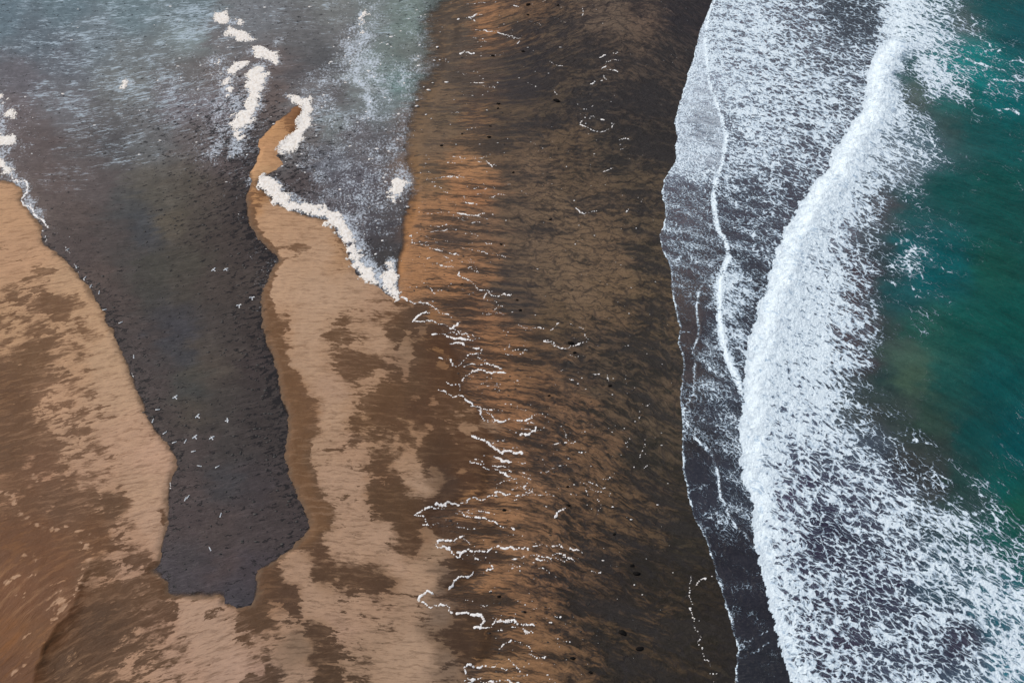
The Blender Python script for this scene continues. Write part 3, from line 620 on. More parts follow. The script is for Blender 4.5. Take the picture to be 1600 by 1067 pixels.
# thin veils: streaky wet film inside the dry patches, dusting of pale sand inside the wet ones
veil = b.noise(b.map(b.warp(fl, 0.9, 0.5, 3), (0.22, 1.5, 1), loc=(21, 2, 0)), 1.0, 8, 0.68)
sharp = b.fmix(flat, b.add(b.mul(sharp, b.sub(1.0, b.mul(b.step(veil, 0.50, 0.66), 0.42))), b.mul(b.mul(b.inv(sharp), b.step(veil, 0.52, 0.34)), 0.30)), sharp)
wet = b.attr('wet')
darkr = b.hsv(b.mix(1.0, dark, (1.0, 0.975, 0.90), 'MULTIPLY'), sat=b.fmix(flat, 0.98, 1.0), v=b.fmix(flat, 0.74, b.fmix(mott, 1.0, 0.86)))
lightr = b.hsv(b.mix(1.0, light, b.mix(flat, (0.99, 1.0, 0.91), (1.0, 0.985, 0.86)), 'MULTIPLY'), v=b.fmix(b.mul(flat, mott), 1.0, 1.12))
base = b.mix(sharp, darkr, lightr)
base = b.hsv(base, v=b.fmix(flat, 1.0, b.fmix(mott, 0.84, 0.95)), sat=b.fmix(flat, 1.0, 0.94))
veins = b.voro(b.map(b.warp(Pm, 1.6, 0.6, 4), (0.24, 0.75, 1)), 1.0)
base = b.mix(b.mul(b.mul(b.step(veins, 0.13, 0.0), 0.6), mott), base, (0.022, 0.018, 0.018))
base = b.mix(b.mul(b.mul(b.step(bandn, 0.54, 0.34), 0.34), b.mul(flat, mott)), base, (0.036, 0.031, 0.031))
base = b.hsv(base, v=b.fmix(b.mul(flat, mott), 1.0, b.add(0.55, b.mul(b.noise(b.map(b.warp(fl, 1.0, 0.9, 3), (0.6, 2.0, 1), loc=(2, 50, 0)), 1.0, 8, 0.75), 0.9))))
# second tone: thin lines of dark mineral sand in the runnels and at the feet of the patches
linez = b.noise(b.map(b.warp(fl, 0.8, 0.7), (0.3, 3.2, 1), loc=(11, 0, 0)), 1.0, 5, 0.65)
lm = b.mul(b.step(linez, 0.54, 0.64), b.mul(flat, b.inv(b.mul(mott, 0.6))))
base = b.mix(b.mul(lm, 0.72), base, (0.032, 0.024, 0.020))
lp = b.mul(b.step(b.noise(b.map(fl, (0.5, 3.0, 1), loc=(5, 9, 0)), 1.0, 6, 0.7), 0.52, 0.68), b.inv(flat))
base = b.mix(b.mul(lp, 0.42), base, b.hsv(dark, v=0.85))
grain = b.noise(P, 5.0, 4, 0.7); fine = b.noise(P, 0.9, 5, 0.6); big = b.noise(P, 0.08, 3, 0.5)
val = b.add(b.add(0.70, b.mul(grain, 0.20)), b.add(b.mul(fine, 0.22), b.mul(big, 0.18)))
base = b.hsv(base, sat=1.0, v=val)
base = b.hsv(base, sat=b.fmix(flat, 0.95, b.fmix(mott, 0.95, 0.92)), v=b.fmix(flat, 1.0, b.fmix(mott, 1.18, 1.02)))
base = b.mix(b.mul(wet, 0.72), base, b.mix(b.noise(P, 1.6, 6, 0.75), (0.045, 0.030, 0.020), (0.19, 0.115, 0.065)))
b.put(b.bsdf.inputs['Base Color'], base)
rough = b.fmix(flat, b.fmix(sharp, 0.55, 0.85), 0.50)
b.put(b.bsdf.inputs['Roughness'], rough)
b.bsdf.inputs['Specular IOR Level'].default_value = 0.12
hh = b.add(b.mul(nz, b.fmix(mott, 0.6, 0.55)), b.add(b.mul(linez, -0.25), b.mul(fine, 0.3)))
b.put(b.bsdf.inputs['Normal'], b.bump(hh, 0.35, b.fmix(flat, 0.35, 0.95)))
beach = link('beach_sand', me, b.m)
beach['kind'] = 'structure'
beach['label'] = 'brown and pale volcanic sand beach with wet dark tidal flat'

# ------------------------------------------------------------------ sea mesh
F_wave = np.interp(PY, [-300, 0, 50, 70, 120, 300, 450, 600, 760, 900, 1070, 1300], [0.5, 0.45, 0.5, 0.9, 1.2, 1.2, 1.0, 0.85, 0.65, 0.5, 0.45, 0.45])
sea_T = [  # px,py, water colour under the foam
    (1080, 120, (150, 155, 175)), (1060, 240, (96, 96, 116)), (1060, 340, (84, 72, 80)), (1090, 400, (70, 58, 64)), (1060, 460, (80, 62, 56)), (1075, 520, (70, 54, 50)), (1110, 520, (54, 50, 62)), (1130, 640, (44, 44, 58)), (1080, 600, (62, 52, 52)), (1075, 690, (52, 46, 48)),
    (1090, 740, (42, 42, 54)), (1140, 760, (38, 42, 56)), (1100, 800, (44, 44, 58)), (1150, 880, (38, 36, 46)), (1130, 860, (40, 36, 44)), (1170, 950, (36, 34, 44)), (1190, 1040, (38, 38, 46)),
    (1150, 60, (104, 96, 110)), (1250, 60, (84, 78, 90)), (1330, 30, (52, 60, 72)), (1330, 120, (66, 66, 80)), (1200, 200, (84, 78, 92)), (1270, 200, (70, 66, 82)), (1160, 330, (60, 56, 70)), (1200, 330, (62, 58, 72)), (1160, 430, (48, 46, 58)), (1150, 520, (46, 44, 56)),
    (1230, 500, (92, 104, 118)), (1300, 350, (100, 96, 104)), (1350, 430, (72, 58, 62)), (1330, 500, (78, 64, 66)), (1345, 560, (70, 58, 62)), (1250, 650, (66, 64, 80)), (1220, 800, (70, 62, 78)), (1280, 800, (46, 42, 58)), (1280, 1000, (54, 48, 62)), (1380, 760, (56, 56, 68)), (1400, 900, (50, 46, 62)),
    (1480, 900, (50, 76, 86)), (1450, 1000, (54, 56, 70)), (1560, 960, (40, 100, 112)), (1590, 1040, (50, 110, 124)), (1520, 1060, (60, 74, 88)), (1500, 1000, (56, 50, 64)), (1340, 760, (64, 62, 76)), (1360, 700, (66, 74, 84)),
    (1410, 80, (64, 92, 96)), (1415, 120, (54, 88, 86)), (1425, 150, (82, 90, 84)), (1440, 230, (76, 100, 108)), (1400, 250, (110, 118, 124)), (1380, 330, (78, 74, 76)), (1480, 60, (60, 110, 116)), (1470, 20, (52, 88, 88)), (1500, 40, (84, 88, 84)), (1520, 100, (12, 116, 114)), (1480, 110, (40, 120, 120)), (1490, 90, (14, 120, 116)),
    (1560, 120, (16, 104, 104)), (1590, 60, (20, 72, 76)), (1540, 20, (18, 74, 76)), (1590, 150, (14, 92, 94)), (1490, 160, (30, 88, 84)), (1480, 200, (56, 74, 72)), (1520, 200, (24, 76, 74)), (1590, 220, (18, 74, 72)), (1420, 330, (30, 74, 74)), (1480, 300, (20, 70, 66)), (1560, 300, (20, 72, 66)), (1600, 360, (20, 68, 62)),
    (1380, 400, (52, 58, 60)), (1410, 390, (22, 84, 88)), (1440, 420, (20, 86, 90)), (1480, 420, (20, 78, 80)), (1550, 420, (24, 72, 62)), (1400, 460, (32, 76, 78)), (1380, 540, (50, 60, 58)), (1400, 560, (66, 88, 76)), (1450, 520, (38, 82, 72)), (1500, 520, (24, 76, 68)), (1580, 500, (20, 74, 66)),
    (1360, 600, (52, 60, 58)), (1380, 590, (32, 56, 56)), (1420, 590, (66, 86, 70)), (1480, 600, (30, 76, 70)), (1560, 600, (18, 70, 68)), (1360, 650, (62, 66, 64)), (1400, 650, (52, 62, 58)), (1450, 660, (46, 66, 56)), (1520, 680, (20, 68, 66)), (1590, 680, (14, 72, 74)),
    (1420, 720, (54, 52, 50)), (1460, 750, (54, 54, 52)), (1440, 700, (50, 58, 54)), (1500, 740, (36, 64, 60)), (1560, 760, (18, 76, 72)), (1590, 800, (26, 76, 62)), (1520, 790, (46, 68, 64)), (1560, 830, (24, 80, 72)), (1640, 700, (14, 70, 74)), (1640, 300, (20, 70, 66)), (1640, 900, (24, 84, 80)), (1900, 300, (14, 62, 64)), (1900, 700, (14, 62, 64))]
foam_T = [(1080, 100, .80), (1070, 170, .86), (1075, 220, .78), (1060, 240, .84), (1090, 190, .42), (1110, 200, .5), (1090, 250, .75), (1100, 270, .62), (1060, 300, .38), (1090, 310, .42), (1060, 350, .42), (1090, 350, .44), (1060, 400, .38), (1100, 400, .45), (1055, 430, .5), (1080, 430, .35), (1065, 470, .2), (1072, 520, .12), (1075, 580, .08), (1100, 470, .25), (1108, 500, .3), (1110, 560, .42), (1100, 600, .45), (1130, 600, .48), (1120, 660, .42), (1090, 640, .28), (1140, 700, .42), (1100, 680, .35),
          (1085, 660, .4), (1080, 700, .08), (1090, 740, .05), (1100, 780, .1), (1120, 750, .1), (1140, 760, .38), (1140, 800, .36), (1160, 800, .40), (1110, 820, .22), (1130, 850, .12), (1150, 900, .08), (1140, 930, .16), (1170, 950, .1), (1160, 1000, .1), (1180, 1010, .06), (1200, 1050, .05), (1170, 1050, .02),
          (1130, 30, .78), (1160, 60, .72), (1200, 60, .70), (1260, 30, .52), (1320, 20, .36), (1360, 40, .34), (1300, 80, .5), (1350, 90, .55), (1200, 120, .68), (1260, 120, .66), (1320, 130, .58), (1160, 180, .72), (1220, 180, .66), (1280, 180, .64), (1320, 180, .58), (1160, 250, .66), (1220, 250, .60), (1270, 250, .56),
          (1160, 290, .5), (1200, 300, .45), (1240, 300, .42), (1150, 340, .42), (1200, 350, .44), (1160, 380, .44), (1195, 400, .46), (1160, 410, .38), (1185, 440, .36), (1160, 460, .62), (1140, 440, .86), (1135, 480, .80), (1165, 500, .34), (1140, 540, .62), (1155, 560, .5), (1150, 510, .48), (1175, 480, .3), (1158, 470, .7),
          # whitewater
          (1394, -50, .9), (1392, 40, .9), (1385, 90, 1.1), (1375, 130, 1.2), (1370, 170, 1.15), (1340, 220, 1.1), (1390, 170, .95), (1410, 190, .8), (1430, 200, .66), (1400, 230, .66), (1440, 235, .45), (1430, 220, .42), (1370, 240, .86), (1320, 270, 1.05), (1360, 290, .75), (1390, 280, .58), (1420, 270, .5), (1290, 310, 1.1), (1320, 330, .85), (1350, 330, .66), (1375, 320, .46), (1250, 350, 1.15), (1280, 380, .95), (1310, 380, .8), (1340, 370, .52), (1330, 410, .5), (1350, 420, .42),
          (1220, 420, 1.1), (1260, 430, .95), (1300, 440, .80), (1330, 460, .52), (1350, 480, .48), (1360, 490, .46), (1200, 480, 1.1), (1240, 490, 1.0), (1280, 500, .95), (1320, 500, .7), (1345, 520, .55), (1185, 540, 1.1), (1230, 550, .92), (1280, 560, .95), (1320, 560, .70), (1345, 545, .52), (1180, 600, 1.1), (1220, 610, .9), (1270, 620, .9), (1310, 620, .76), (1330, 610, .48), (1175, 660, 1.1), (1220, 670, .82), (1270, 680, .8), (1310, 680, .72), (1335, 680, .58), (1175, 720, 1.05), (1210, 720, .8), (1260, 720, .66), (1300, 740, .66), (1350, 730, .66), (1370, 750, .66),
          (1185, 790, 1.0), (1210, 800, .72), (1250, 780, .5), (1280, 800, .42), (1310, 800, .48), (1350, 800, .6), (1390, 800, .62), (1420, 780, .66), (1440, 820, .6), (1480, 820, .66), (1500, 840, .55), (1200, 860, .92), (1230, 870, .68), (1270, 870, .48), (1320, 860, .48), (1370, 870, .52), (1420, 870, .62), (1460, 870, .68), (1500, 880, .7), (1540, 880, .66), (1570, 900, .55),
          (1208, 930, .9), (1240, 930, .66), (1290, 940, .58), (1350, 930, .50), (1400, 940, .52), (1450, 930, .58), (1500, 940, .62), (1550, 930, .7), (1590, 960, .7), (1230, 1000, .80), (1270, 1000, .62), (1330, 1000, .5), (1390, 1000, .55), (1450, 1000, .55), (1510, 980, .5), (1490, 1020, .38), (1540, 1010, .6), (1590, 1020, .7), (1245, 1060, .85), (1290, 1060, .62), (1350, 1060, .55), (1420, 1050, .58), (1480, 1060, .56), (1540, 1060, .62), (1600, 1060, .7), (1700, 1100, .5),
          # second break, top right
          (1412, 30, .95), (1425, 70, .9), (1440, 110, .95), (1450, 60, .75), (1450, 20, .72), (1475, 50, .55), (1500, 40, .5), (1470, 90, .6), (1480, 130, .82), (1460, 145, .75), (1500, 150, .62), (1490, 115, .4), (1430, -30, .9), (1480, -40, .6), (1515, 45, .4),
          (1412, 90, .28), (1412, 120, .15), (1425, 140, .15), (1440, 165, .2), (1465, 175, .04), (1500, 180, .03),
          (1500, 80, .36), (1530, 90, .30), (1550, 110, .28), (1590, 120, .30), (1560, 70, .12), (1540, 140, .22), (1590, 150, .24), (1580, 30, .03), (1530, 20, .06), (1530, 160, .06), (1590, 180, .06), (1580, 175, .1), (1520, 70, .25),
          (1480, 210, .0), (1540, 220, .0), (1470, 300, .0), (1550, 330, .0), (1400, 330, .05), (1400, 380, .15), (1430, 395, .4), (1420, 425, .42), (1450, 415, .38), (1480, 400, .06), (1390, 450, .1), (1430, 470, .13), (1460, 430, .12), (1500, 450, .02), (1390, 500, .05), (1560, 450, .0), (1400, 560, .0), (1480, 560, .0), (1560, 560, .0), (1370, 590, .08), (1400, 610, .0),
          (1350, 640, .3), (1380, 660, .12), (1360, 690, .4), (1400, 690, .34), (1430, 690, .2), (1390, 700, .26), (1440, 700, .14), (1400, 720, .3), (1440, 735, .3), (1460, 760, .34), (1480, 700, .04), (1500, 750, .08), (1530, 770, .3), (1560, 800, .28), (1550, 830, .4), (1580, 850, .38), (1590, 780, .03), (1520, 690, .01), (1580, 680, .05), (1460, 650, .01), (1540, 640, .0), (1620, 900, .25), (1700, 800, .02), (1700, 500, .0), (1800, 200, .0)]
_bx = lambda py: np.interp(py, [p[1] for p in BREAK], [p[0] for p in BREAK])
D_side = D_brk


def two_sided(T_, sig, conv=lambda v: v):
    L_ = [(a, b_, conv(c)) for a, b_, c in T_ if a < _bx(b_)]
    R_ = [(a, b_, conv(c)) for a, b_, c in T_ if a >= _bx(b_) - 6]
    A_ = rbf(L_, sig); B_ = rbf(R_, sig)
    m_ = D_side > 0
    return np.where(m_[..., None] if A_.ndim == 3 else m_, B_, A_), A_, B_


_, F_foamL, F_foamR = two_sided(foam_T, 15)
F_foam = np.where(D_brk > 0, F_foamR, F_foamL)
_, F_watL, F_watR = two_sided(sea_T, 26, lin)
sea_flow = flow_field([(1080, 100, -0.1), (1090, 230, 0.1), (1080, 320, 0.35), (1080, 400, 0.4), (1120, 600, 0.25), (1130, 700, 0.35), (1150, 80, 0.28), (1250, 80, 0.25), (1330, 60, 0.12), (1200, 200, 0.28), (1280, 180, 0.25), (1180, 340, 0.1), (1170, 420, 0.25), (1160, 500, 0.45),
                       (1400, 220, 0.45), (1440, 230, 0.35), (1330, 350, 0.25), (1350, 430, 0.5), (1280, 480, 0.45), (1340, 500, 0.5), (1250, 600, 0.45), (1330, 640, 0.35), (1300, 760, 0.3), (1250, 900, 0.1), (1350, 900, 0.35), (1280, 1000, 0.15), (1400, 1000, 0.35), (1500, 900, 0.45), (1550, 1000, 0.45), (1430, 750, 0.3),
                       (1450, 60, 0.5), (1430, 120, 0.3), (1540, 100, 0.3), (1450, 410, 0.12), (1500, 300, 0.35), (1550, 550, 0.5), (1580, 720, 1.0)], 160, 60.0)

sax = axis(18, 128, 0.21, 14, 4000)
say = axis(42, 226, 0.25, -900, 9000)
SX, SY, SQ = grid(sax, say)


def brk_jag(X, Y):
    return 0.9 * fbm(X / 3.2 + 9, Y / 3.2, 4, 0.6) + 0.25 * fbm(X / 0.9, Y / 0.9, 2)


def sea_z(X, Y):
    n2 = fbm(X / 2.4, Y / 2.4, 3)
    do = samp(D_out, X, Y) + 0.16 * fbm(X / 0.9, Y / 0.9, 2) + 0.25 * n2
    db = samp(D_brk, X, Y) + brk_jag(X, Y)
    dt = samp(D_thr, X, Y) + 0.2 * n2
    ds = samp(D_sec, X, Y) + 0.2 * n2
    py = to_px(X, Y)[1]
    z = np.full(X.shape, -0.235)
    z = z + np.where(do > 0, 0.05 + 0.06 * (1 - np.exp(-np.maximum(do, 0) / 3)), 0.8 * do)
    third_on = ss(625, 600, py)
    z = z + third_on * ss(0, 0.6, dt) * (0.10 + 0.16 * np.exp(-np.maximum(dt, 0) / 1.5) * (0.5 + ss(400, 440, py)))
    sec_on = ss(436, 450, py) * ss(870, 850, py)
    z = z + sec_on * ss(0, 0.4, ds) * 0.08
    h = samp(F_wave, X, Y)
    fo = samp(F_foam, X, Y)
    step = ss(0, 4.2, db)
    roll = step * (0.3 + 0.7 * np.exp(-np.maximum(db - 2.0, 0) / 8.0)) * h
    froth = fbm(X / 1.7, Y / 1.7, 4, 0.6) * 0.24 + fbm(X / 0.7, Y / 0.7, 2) * 0.09
    z = z + roll + step * froth * np.clip(fo, 0, 1.1) * (0.25 + 0.75 * np.exp(-np.maximum(db, 0) / 7)) * np.minimum(h, 1.0)
    sw = fbm(X / 14, Y / 9, 3) * 0.25
    z = z + sw * ss(2, 14, db) + 0.04 * fbm(X / 2.2 + 5, Y / 1.6, 3) * step
    return z - 0.0 * X, do, db


SZ, sdo, sdb = sea_z(SX, SY)
keep = (samp(D_out, SX, SY) > -2.5)
kq = keep[SQ].all(axis=1)
wx_ = 1.6 * fbm(SX / 5, SY / 3.5, 4, 0.6); wy_ = 1.0 * fbm(SX / 4 + 30, SY / 4, 3)
sideR = samp(D_brk, SX, SY) + brk_jag(SX, SY) > 0
fo = np.where(sideR, samp(F_foamR, SX + wx_, SY + wy_), samp(F_foamL, SX + wx_, SY + wy_))
fo = fo + 0.20 * ss(0.2, 0.5, fo) * ss(1.1, 0.8, fo) * fbm(SX / 9 + 3, samp(sea_flow, SX, SY) / 2.6, 4, 0.6)
wcol = np.where(sideR[:, None], samp(F_watR, SX + 1.5 * wx_, SY + wy_), samp(F_watL, SX + wx_, SY + wy_))
dt = samp(D_thr, SX, SY); ds = samp(D_sec, SX, SY); do = samp(D_out, SX, SY); db = samp(D_brk, SX, SY) + brk_jag(SX, SY)
spx, spy = to_px(SX, SY)
jit = fbm(SX / 1.1, SY / 1.1, 3)
# foam rides along every leading edge
e_out = np.exp(-((do - 0.15 + 0.25 * fbm(SX / 2.4, SY / 2.4, 3)) / (0.32 + 0.1 * jit)) ** 2) * np.interp(spy, [0, 250, 600, 640, 700, 1067], [.9, .85, .75, .55, .75, .8]) * np.clip(0.85 + 0.9 * fbm(SX / 3 + 33, SY / 3, 3), 0.3, 1.1)
e_thr = np.exp(-(np.maximum(dt + 0.2 * jit - 0.15, 0) / np.interp(spy, [0, 180, 300, 400, 440, 620], [.5, .6, 1.0, .6, 2.0, 1.1])) ** 2) * (dt + 0.2 * jit > -0.3) * ss(632, 610, spy) * np.clip(1.0 + 0.5 * fbm(SX / 2.5 + 20, SY / 2.5, 3), 0.7, 1.2)
e_sec = np.exp(-((ds + 0.2 * jit) / 0.28) ** 2) * ss(434, 450, spy) * ss(872, 855, spy) * 0.85 * np.clip(0.85 + 0.9 * fbm(SX / 3 + 13, SY / 3, 3), 0.3, 1.1)
e_brk = np.exp(-(np.maximum(db - 0.2 + 1.2 * jit, 0) / np.interp(spy, [0, 55, 75, 300, 700, 900, 1067], [.2, .4, 6.5, 6.5, 3.2, 1.8, 1.2])) ** 2) * (db > -0.1) * 1.2
foam_total = np.clip(np.maximum.reduce([fo, e_out, e_thr, e_sec, e_brk]), 0, 1.3)
# calm strip of plain water just behind the outermost lips
thick = np.clip(e_brk * 1.0 + np.clip(fo - 0.8, 0, 1) * 1.6, 0, 1)
cut = ss(-0.35, 0.15, do + 0.25 * fbm(SX / 2.4, SY / 2.4, 3))
milk = ss(0.1, 0.8, do) * ss(0.3, -0.6, dt) * ss(285, 250, spy + 12 * jit) * (spy > -100) * 0.72
TR = [([(1493, 85), (1513, 97), (1535, 105), (1567, 115), (1605, 130)], .5), ([(1515, 120), (1530, 118), (1545, 128), (1567, 130), (1600, 127)], .4), ([(1487, 62), (1520, 72), (1550, 82), (1562, 78)], .35), ([(1540, 135), (1560, 145), (1590, 160)], .3), ([(1550, 175), (1575, 172), (1592, 180)], .3), ([(1520, 42), (1527, 35), (1518, 28)], .3), ([(1535, 60), (1550, 75), (1560, 80)], .3), ([(1575, 100), (1590, 97), (1605, 100)], .5),
      ([(1400, 385), (1410, 378), (1425, 380), (1430, 390), (1415, 395)], .35), ([(1390, 418), (1405, 415), (1425, 418), (1437, 425)], .35), ([(1440, 420), (1465, 419), (1487, 428)], .3), ([(1425, 470), (1435, 463), (1450, 472)], .3), ([(1385, 400), (1400, 405), (1430, 400)], .25), ([(1380, 440), (1400, 445)], .25),
      ([(1358, 700), (1375, 690), (1390, 697), (1402, 710)], .3), ([(1390, 708), (1400, 717), (1415, 720), (1428, 735)], .3), ([(1420, 690), (1440, 688), (1458, 697)], .3), ([(1330, 690), (1345, 700), (1370, 712), (1390, 728)], .35), ([(1500, 760), (1525, 758), (1530, 768), (1542, 780)], .3), ([(1470, 745), (1485, 752), (1490, 760)], .3), ([(1400, 735), (1430, 745), (1465, 758)], .3), ([(1500, 800), (1520, 805), (1545, 800), (1560, 815)], .4),
      ([(1395, 200), (1425, 213), (1458, 226), (1466, 240), (1450, 252), (1420, 240), (1395, 222)], .35), ([(1400, 193), (1440, 205), (1457, 222)], .3), ([(1380, 238), (1410, 250), (1442, 262)], .35), ([(1370, 270), (1395, 275), (1412, 288)], .3), ([(1395, 180), (1430, 185), (1448, 200)], .35), ([(1350, 480), (1366, 485), (1369, 492), (1358, 500), (1340, 490)], .25), ([(1345, 515), (1362, 525), (1362, 535), (1350, 540)], .25), ([(1395, 5), (1397, 60)], .4),
      ([(1072, 765), (1090, 762), (1108, 758)], .2), ([(1112, 792), (1122, 800), (1122, 818), (1108, 822), (1092, 818)], .35), ([(1110, 822), (1135, 812)], .3), ([(1150, 1018), (1165, 1000), (1200, 985)], .14), ([(1152, 1030), (1180, 1015), (1205, 1005)], .14), ([(1060, 430), (1058, 415), (1063, 400)], .3), ([(1080, 385), (1082, 400), (1078, 415)], .25), ([(1062, 516), (1080, 518)], .25)]
trail = np.zeros(len(SX))
jx = 0.9 * fbm(SX / 1.8, SY / 1.8, 4, 0.65); jy = 0.9 * fbm(SX / 1.8 + 60, SY / 1.8, 4, 0.65)
for pl, wd in TR:
    p_ = G(pl)
    m_ = (SX > p_[:, 0].min() - 3) & (SX < p_[:, 0].max() + 3) & (SY > p_[:, 1].min() - 3) & (SY < p_[:, 1].max() + 3)
    d_ = seg_dist(SX[m_] + jx[m_], SY[m_] + jy[m_], p_)
    trail[m_] = np.maximum(trail[m_], np.exp(-(d_ / (wd * 1.1)) ** 2))
trail *= np.clip(0.75 + 0.8 * fbm(SX / 2.6 + 5, SY / 2.6, 3), 0, 1)
foam_total = np.maximum(foam_total, 0.80 * trail)
attrs = {'milk': milk, 'foam': foam_total * cut, 'thick': thick * ss(-0.6, 0.2, db), 'water': wcol,
         'flow': np.stack([SX, samp(sea_flow, SX, SY), np.zeros_like(SX)], 1),
         'fine': np.where(sideR, 0.0, np.where(samp(D_thr, SX, SY) < 0, 1.0, np.interp(samp(D_thr, SX, SY), [0, 5, 16], [0.85, 0.4, 0.12])))}
sco = np.stack([SX, SY, SZ], 1)

w = NT('sea_water_material')
P = w.pos(); fl = w.attr('flow', 'Vector'); fm = w.attr('foam'); th = w.attr('thick'); wat = w.attr('water', 'Color')
f1 = w.warp(w.warp(fl, 2.2, 0.35, 3), 0.9, 1.5, 3)
m1 = w.map(f1, (0.60, 1.10, 1)); m2 = w.map(f1, (1.25, 2.15, 1), loc=(5, 8, 0)); m3 = w.map(w.warp(fl, 0.4, 2.0, 2), (2.1, 3.5, 1), loc=(1, 2, 0))


def holes(vec, spread):
    """round to lens-shaped gaps in the foam, each of its own size"""
    n = w.N.new('ShaderNodeTexVoronoi'); n.voronoi_dimensions = '2D'; n.feature = 'F1'
    w.put(n.inputs['Vector'], vec); n.inputs['Scale'].default_value = 1.0
    sp_ = w.N.new('ShaderNodeSeparateColor'); w.L.new(n.outputs['Color'], sp_.inputs[0])
    return w.add(n.outputs['Distance'], w.mul(w.sub(sp_.outputs[0], 0.5), spread))


e1 = w.voro(m1, 1.0); e2 = w.voro(m2, 1.0)
h1 = holes(m1, 0.55); h2 = holes(m2, 0.55); h3 = holes(m3, 0.5)
nn = w.noise(w.map(f1, (0.22, 0.42, 1), loc=(3, 3, 0)), 1.0, 6, 0.62)
nf = w.noise(w.map(fl, (1.6, 2.8, 1)), 1.0, 6, 0.7)
fi = w.attr('fine')
La = w.mn(h1, w.add(h2, 0.10))
La = w.mx(La, w.sub(0.70, w.mul(e1, 5.0)))
La = w.mx(La, w.sub(0.42, w.mul(e2, 4.5)))
Lb = w.mx(w.mn(w.add(h2, 0.04), w.add(h3, 0.04)), w.sub(0.50, w.mul(e2, 4.5)))
lace = w.fmix(fi, La, Lb)
lace = w.math('MULTIPLY_ADD', lace, 1.15, 0.02)
lace = w.add(lace, w.add(w.mul(w.sub(nn, 0.5), 0.8), w.mul(w.sub(nf, 0.5), 0.55)))
# sparse foam thins out to torn filaments along the same cells
e3 = w.voro(m3, 1.0)
net = w.fmix(fi, w.mn(w.mul(e1, 2.2), w.add(w.mul(e2, 1.8), 0.16)), w.mn(w.mul(e2, 2.0), w.add(w.mul(e3, 1.8), 0.10)))
net = w.sub(0.80, w.mul(net, 1.5))
net = w.add(net, w.add(w.mul(w.sub(nn, 0.5), 1.2), w.mul(w.sub(nf, 0.5), 0.5)))
lace = w.fmix(w.step(fm, 0.38, 0.62), net, lace)
thr = w.sub(0.98, fm)
wid = 0.13
mask = w.step(lace, w.sub(w.sub(thr, 0.02), wid), w.add(thr, wid))
mask = w.mx(mask, w.step(th, 0.35, 0.9))
mask = w.mul(mask, w.step(fm, 0.015, 0.10))
film = w.mul(w.step(fm, 0.15, 1.0), w.step(w.noise(w.map(fl, (0.8, 2.2, 1)), 1.0, 5, 0.6), 0.35, 0.7))
foamcol = w.mix(w.step(lace, w.sub(thr, 0.1), w.add(thr, 0.42)), (0.44, 0.57, 0.70), (0.76, 0.86, 0.92))
n0 = w.noise(P, 0.12, 4, 0.55); n1 = w.noise(w.map(fl, (0.25, 0.7, 1)), 1.0, 6, 0.62)
fi = w.attr('fine')
n2_ = w.noise(w.map(w.warp(fl, 2.5, 0.12), (0.05, 0.22, 1), rot=0.35), 1.0, 6, 0.6)
watc = w.hsv(wat, sat=w.sub(1.08, w.mul(w.step(fi, 0.0, 0.1), 0.46)), v=w.add(0.06, w.add(w.mul(n0, 0.24), w.add(w.mul(n1, 0.62), w.mul(n2_, 1.0)))))
c1 = w.mix(w.mul(film, 0.30), watc, (0.36, 0.46, 0.58))
c2 = w.mix(mask, c1, foamcol)
tn = w.noise(P, 0.8, 6, 0.65)
milk = w.attr('milk')
ms = w.noise(w.map(w.warp(fl, 1.5, 0.4, 3), (0.14, 0.9, 1)), 1.0, 8, 0.66)
c2 = w.mix(w.mul(milk, w.step(ms, 0.30, 0.58)), c2, w.mix(ms, (0.46, 0.56, 0.68), (0.82, 0.90, 0.95)))
dimple_shade = w.mul(w.step(w.add(w.mul(tn, 0.6), w.mul(w.noise(w.warp(P, 0.8, 0.8), 0.28, 5, 0.6), 0.4)), 0.52, 0.40), th)
c3 = w.mix(w.mul(dimple_shade, 0.38), c2, (0.40, 0.48, 0.56))  # blue-grey shading of the thick foam painted into its colour
w.put(w.bsdf.inputs['Base Color'], c3)
w.put(w.bsdf.inputs['Roughness'], w.fmix(mask, 0.16, 0.75))
w.bsdf.inputs['Specular IOR Level'].default_value = 0.28
rip = w.add(w.mul(w.noise(w.map(fl, (0.9, 1.8, 1)), 1.0, 5, 0.6), 1.0), w.mul(w.noise(P, 0.35, 3, 0.5), 0.6))
froth = w.add(w.mul(mask, 0.35), w.mul(w.noise(P, 2.2, 5, 0.65), w.mul(mask, 1.0)))
w.put(w.bsdf.inputs['Normal'], w.bump(w.add(w.mul(rip, 0.8), froth), 0.28, 0.9))

# the surf is split from the open water along the seaward limit of the whitewater
cxq = sco[SQ].mean(axis=1)
dbq = samp(D_brk, cxq[:, 0], cxq[:, 1]); dkq = samp(D_back, cxq[:, 0], cxq[:, 1])
pyq = to_px(cxq[:, 0], cxq[:, 1])[1]
is_surf = (dbq > 0) & (dkq < 0) & (pyq > -60)
for nm, sel, kind, lab in (('sea_water', kq & ~is_surf, 'structure', 'green sea and dark shallow swash water running up the beach'),
                           ('surf_foam', kq & is_surf, 'stuff', 'broken white whitewater of the breaking wave along the shore')):
    c_, q_, a_ = keep_faces(sco, SQ, sel, attrs)
    me = np_mesh(nm, c_, q_)
    for k_, v_ in a_.items():
        put_attr(me, k_, v_)
    o = link(nm, me, w.m)
    o['kind'] = kind; o['label'] = lab
    if kind == 'stuff':
        o['category'] = 'surf'

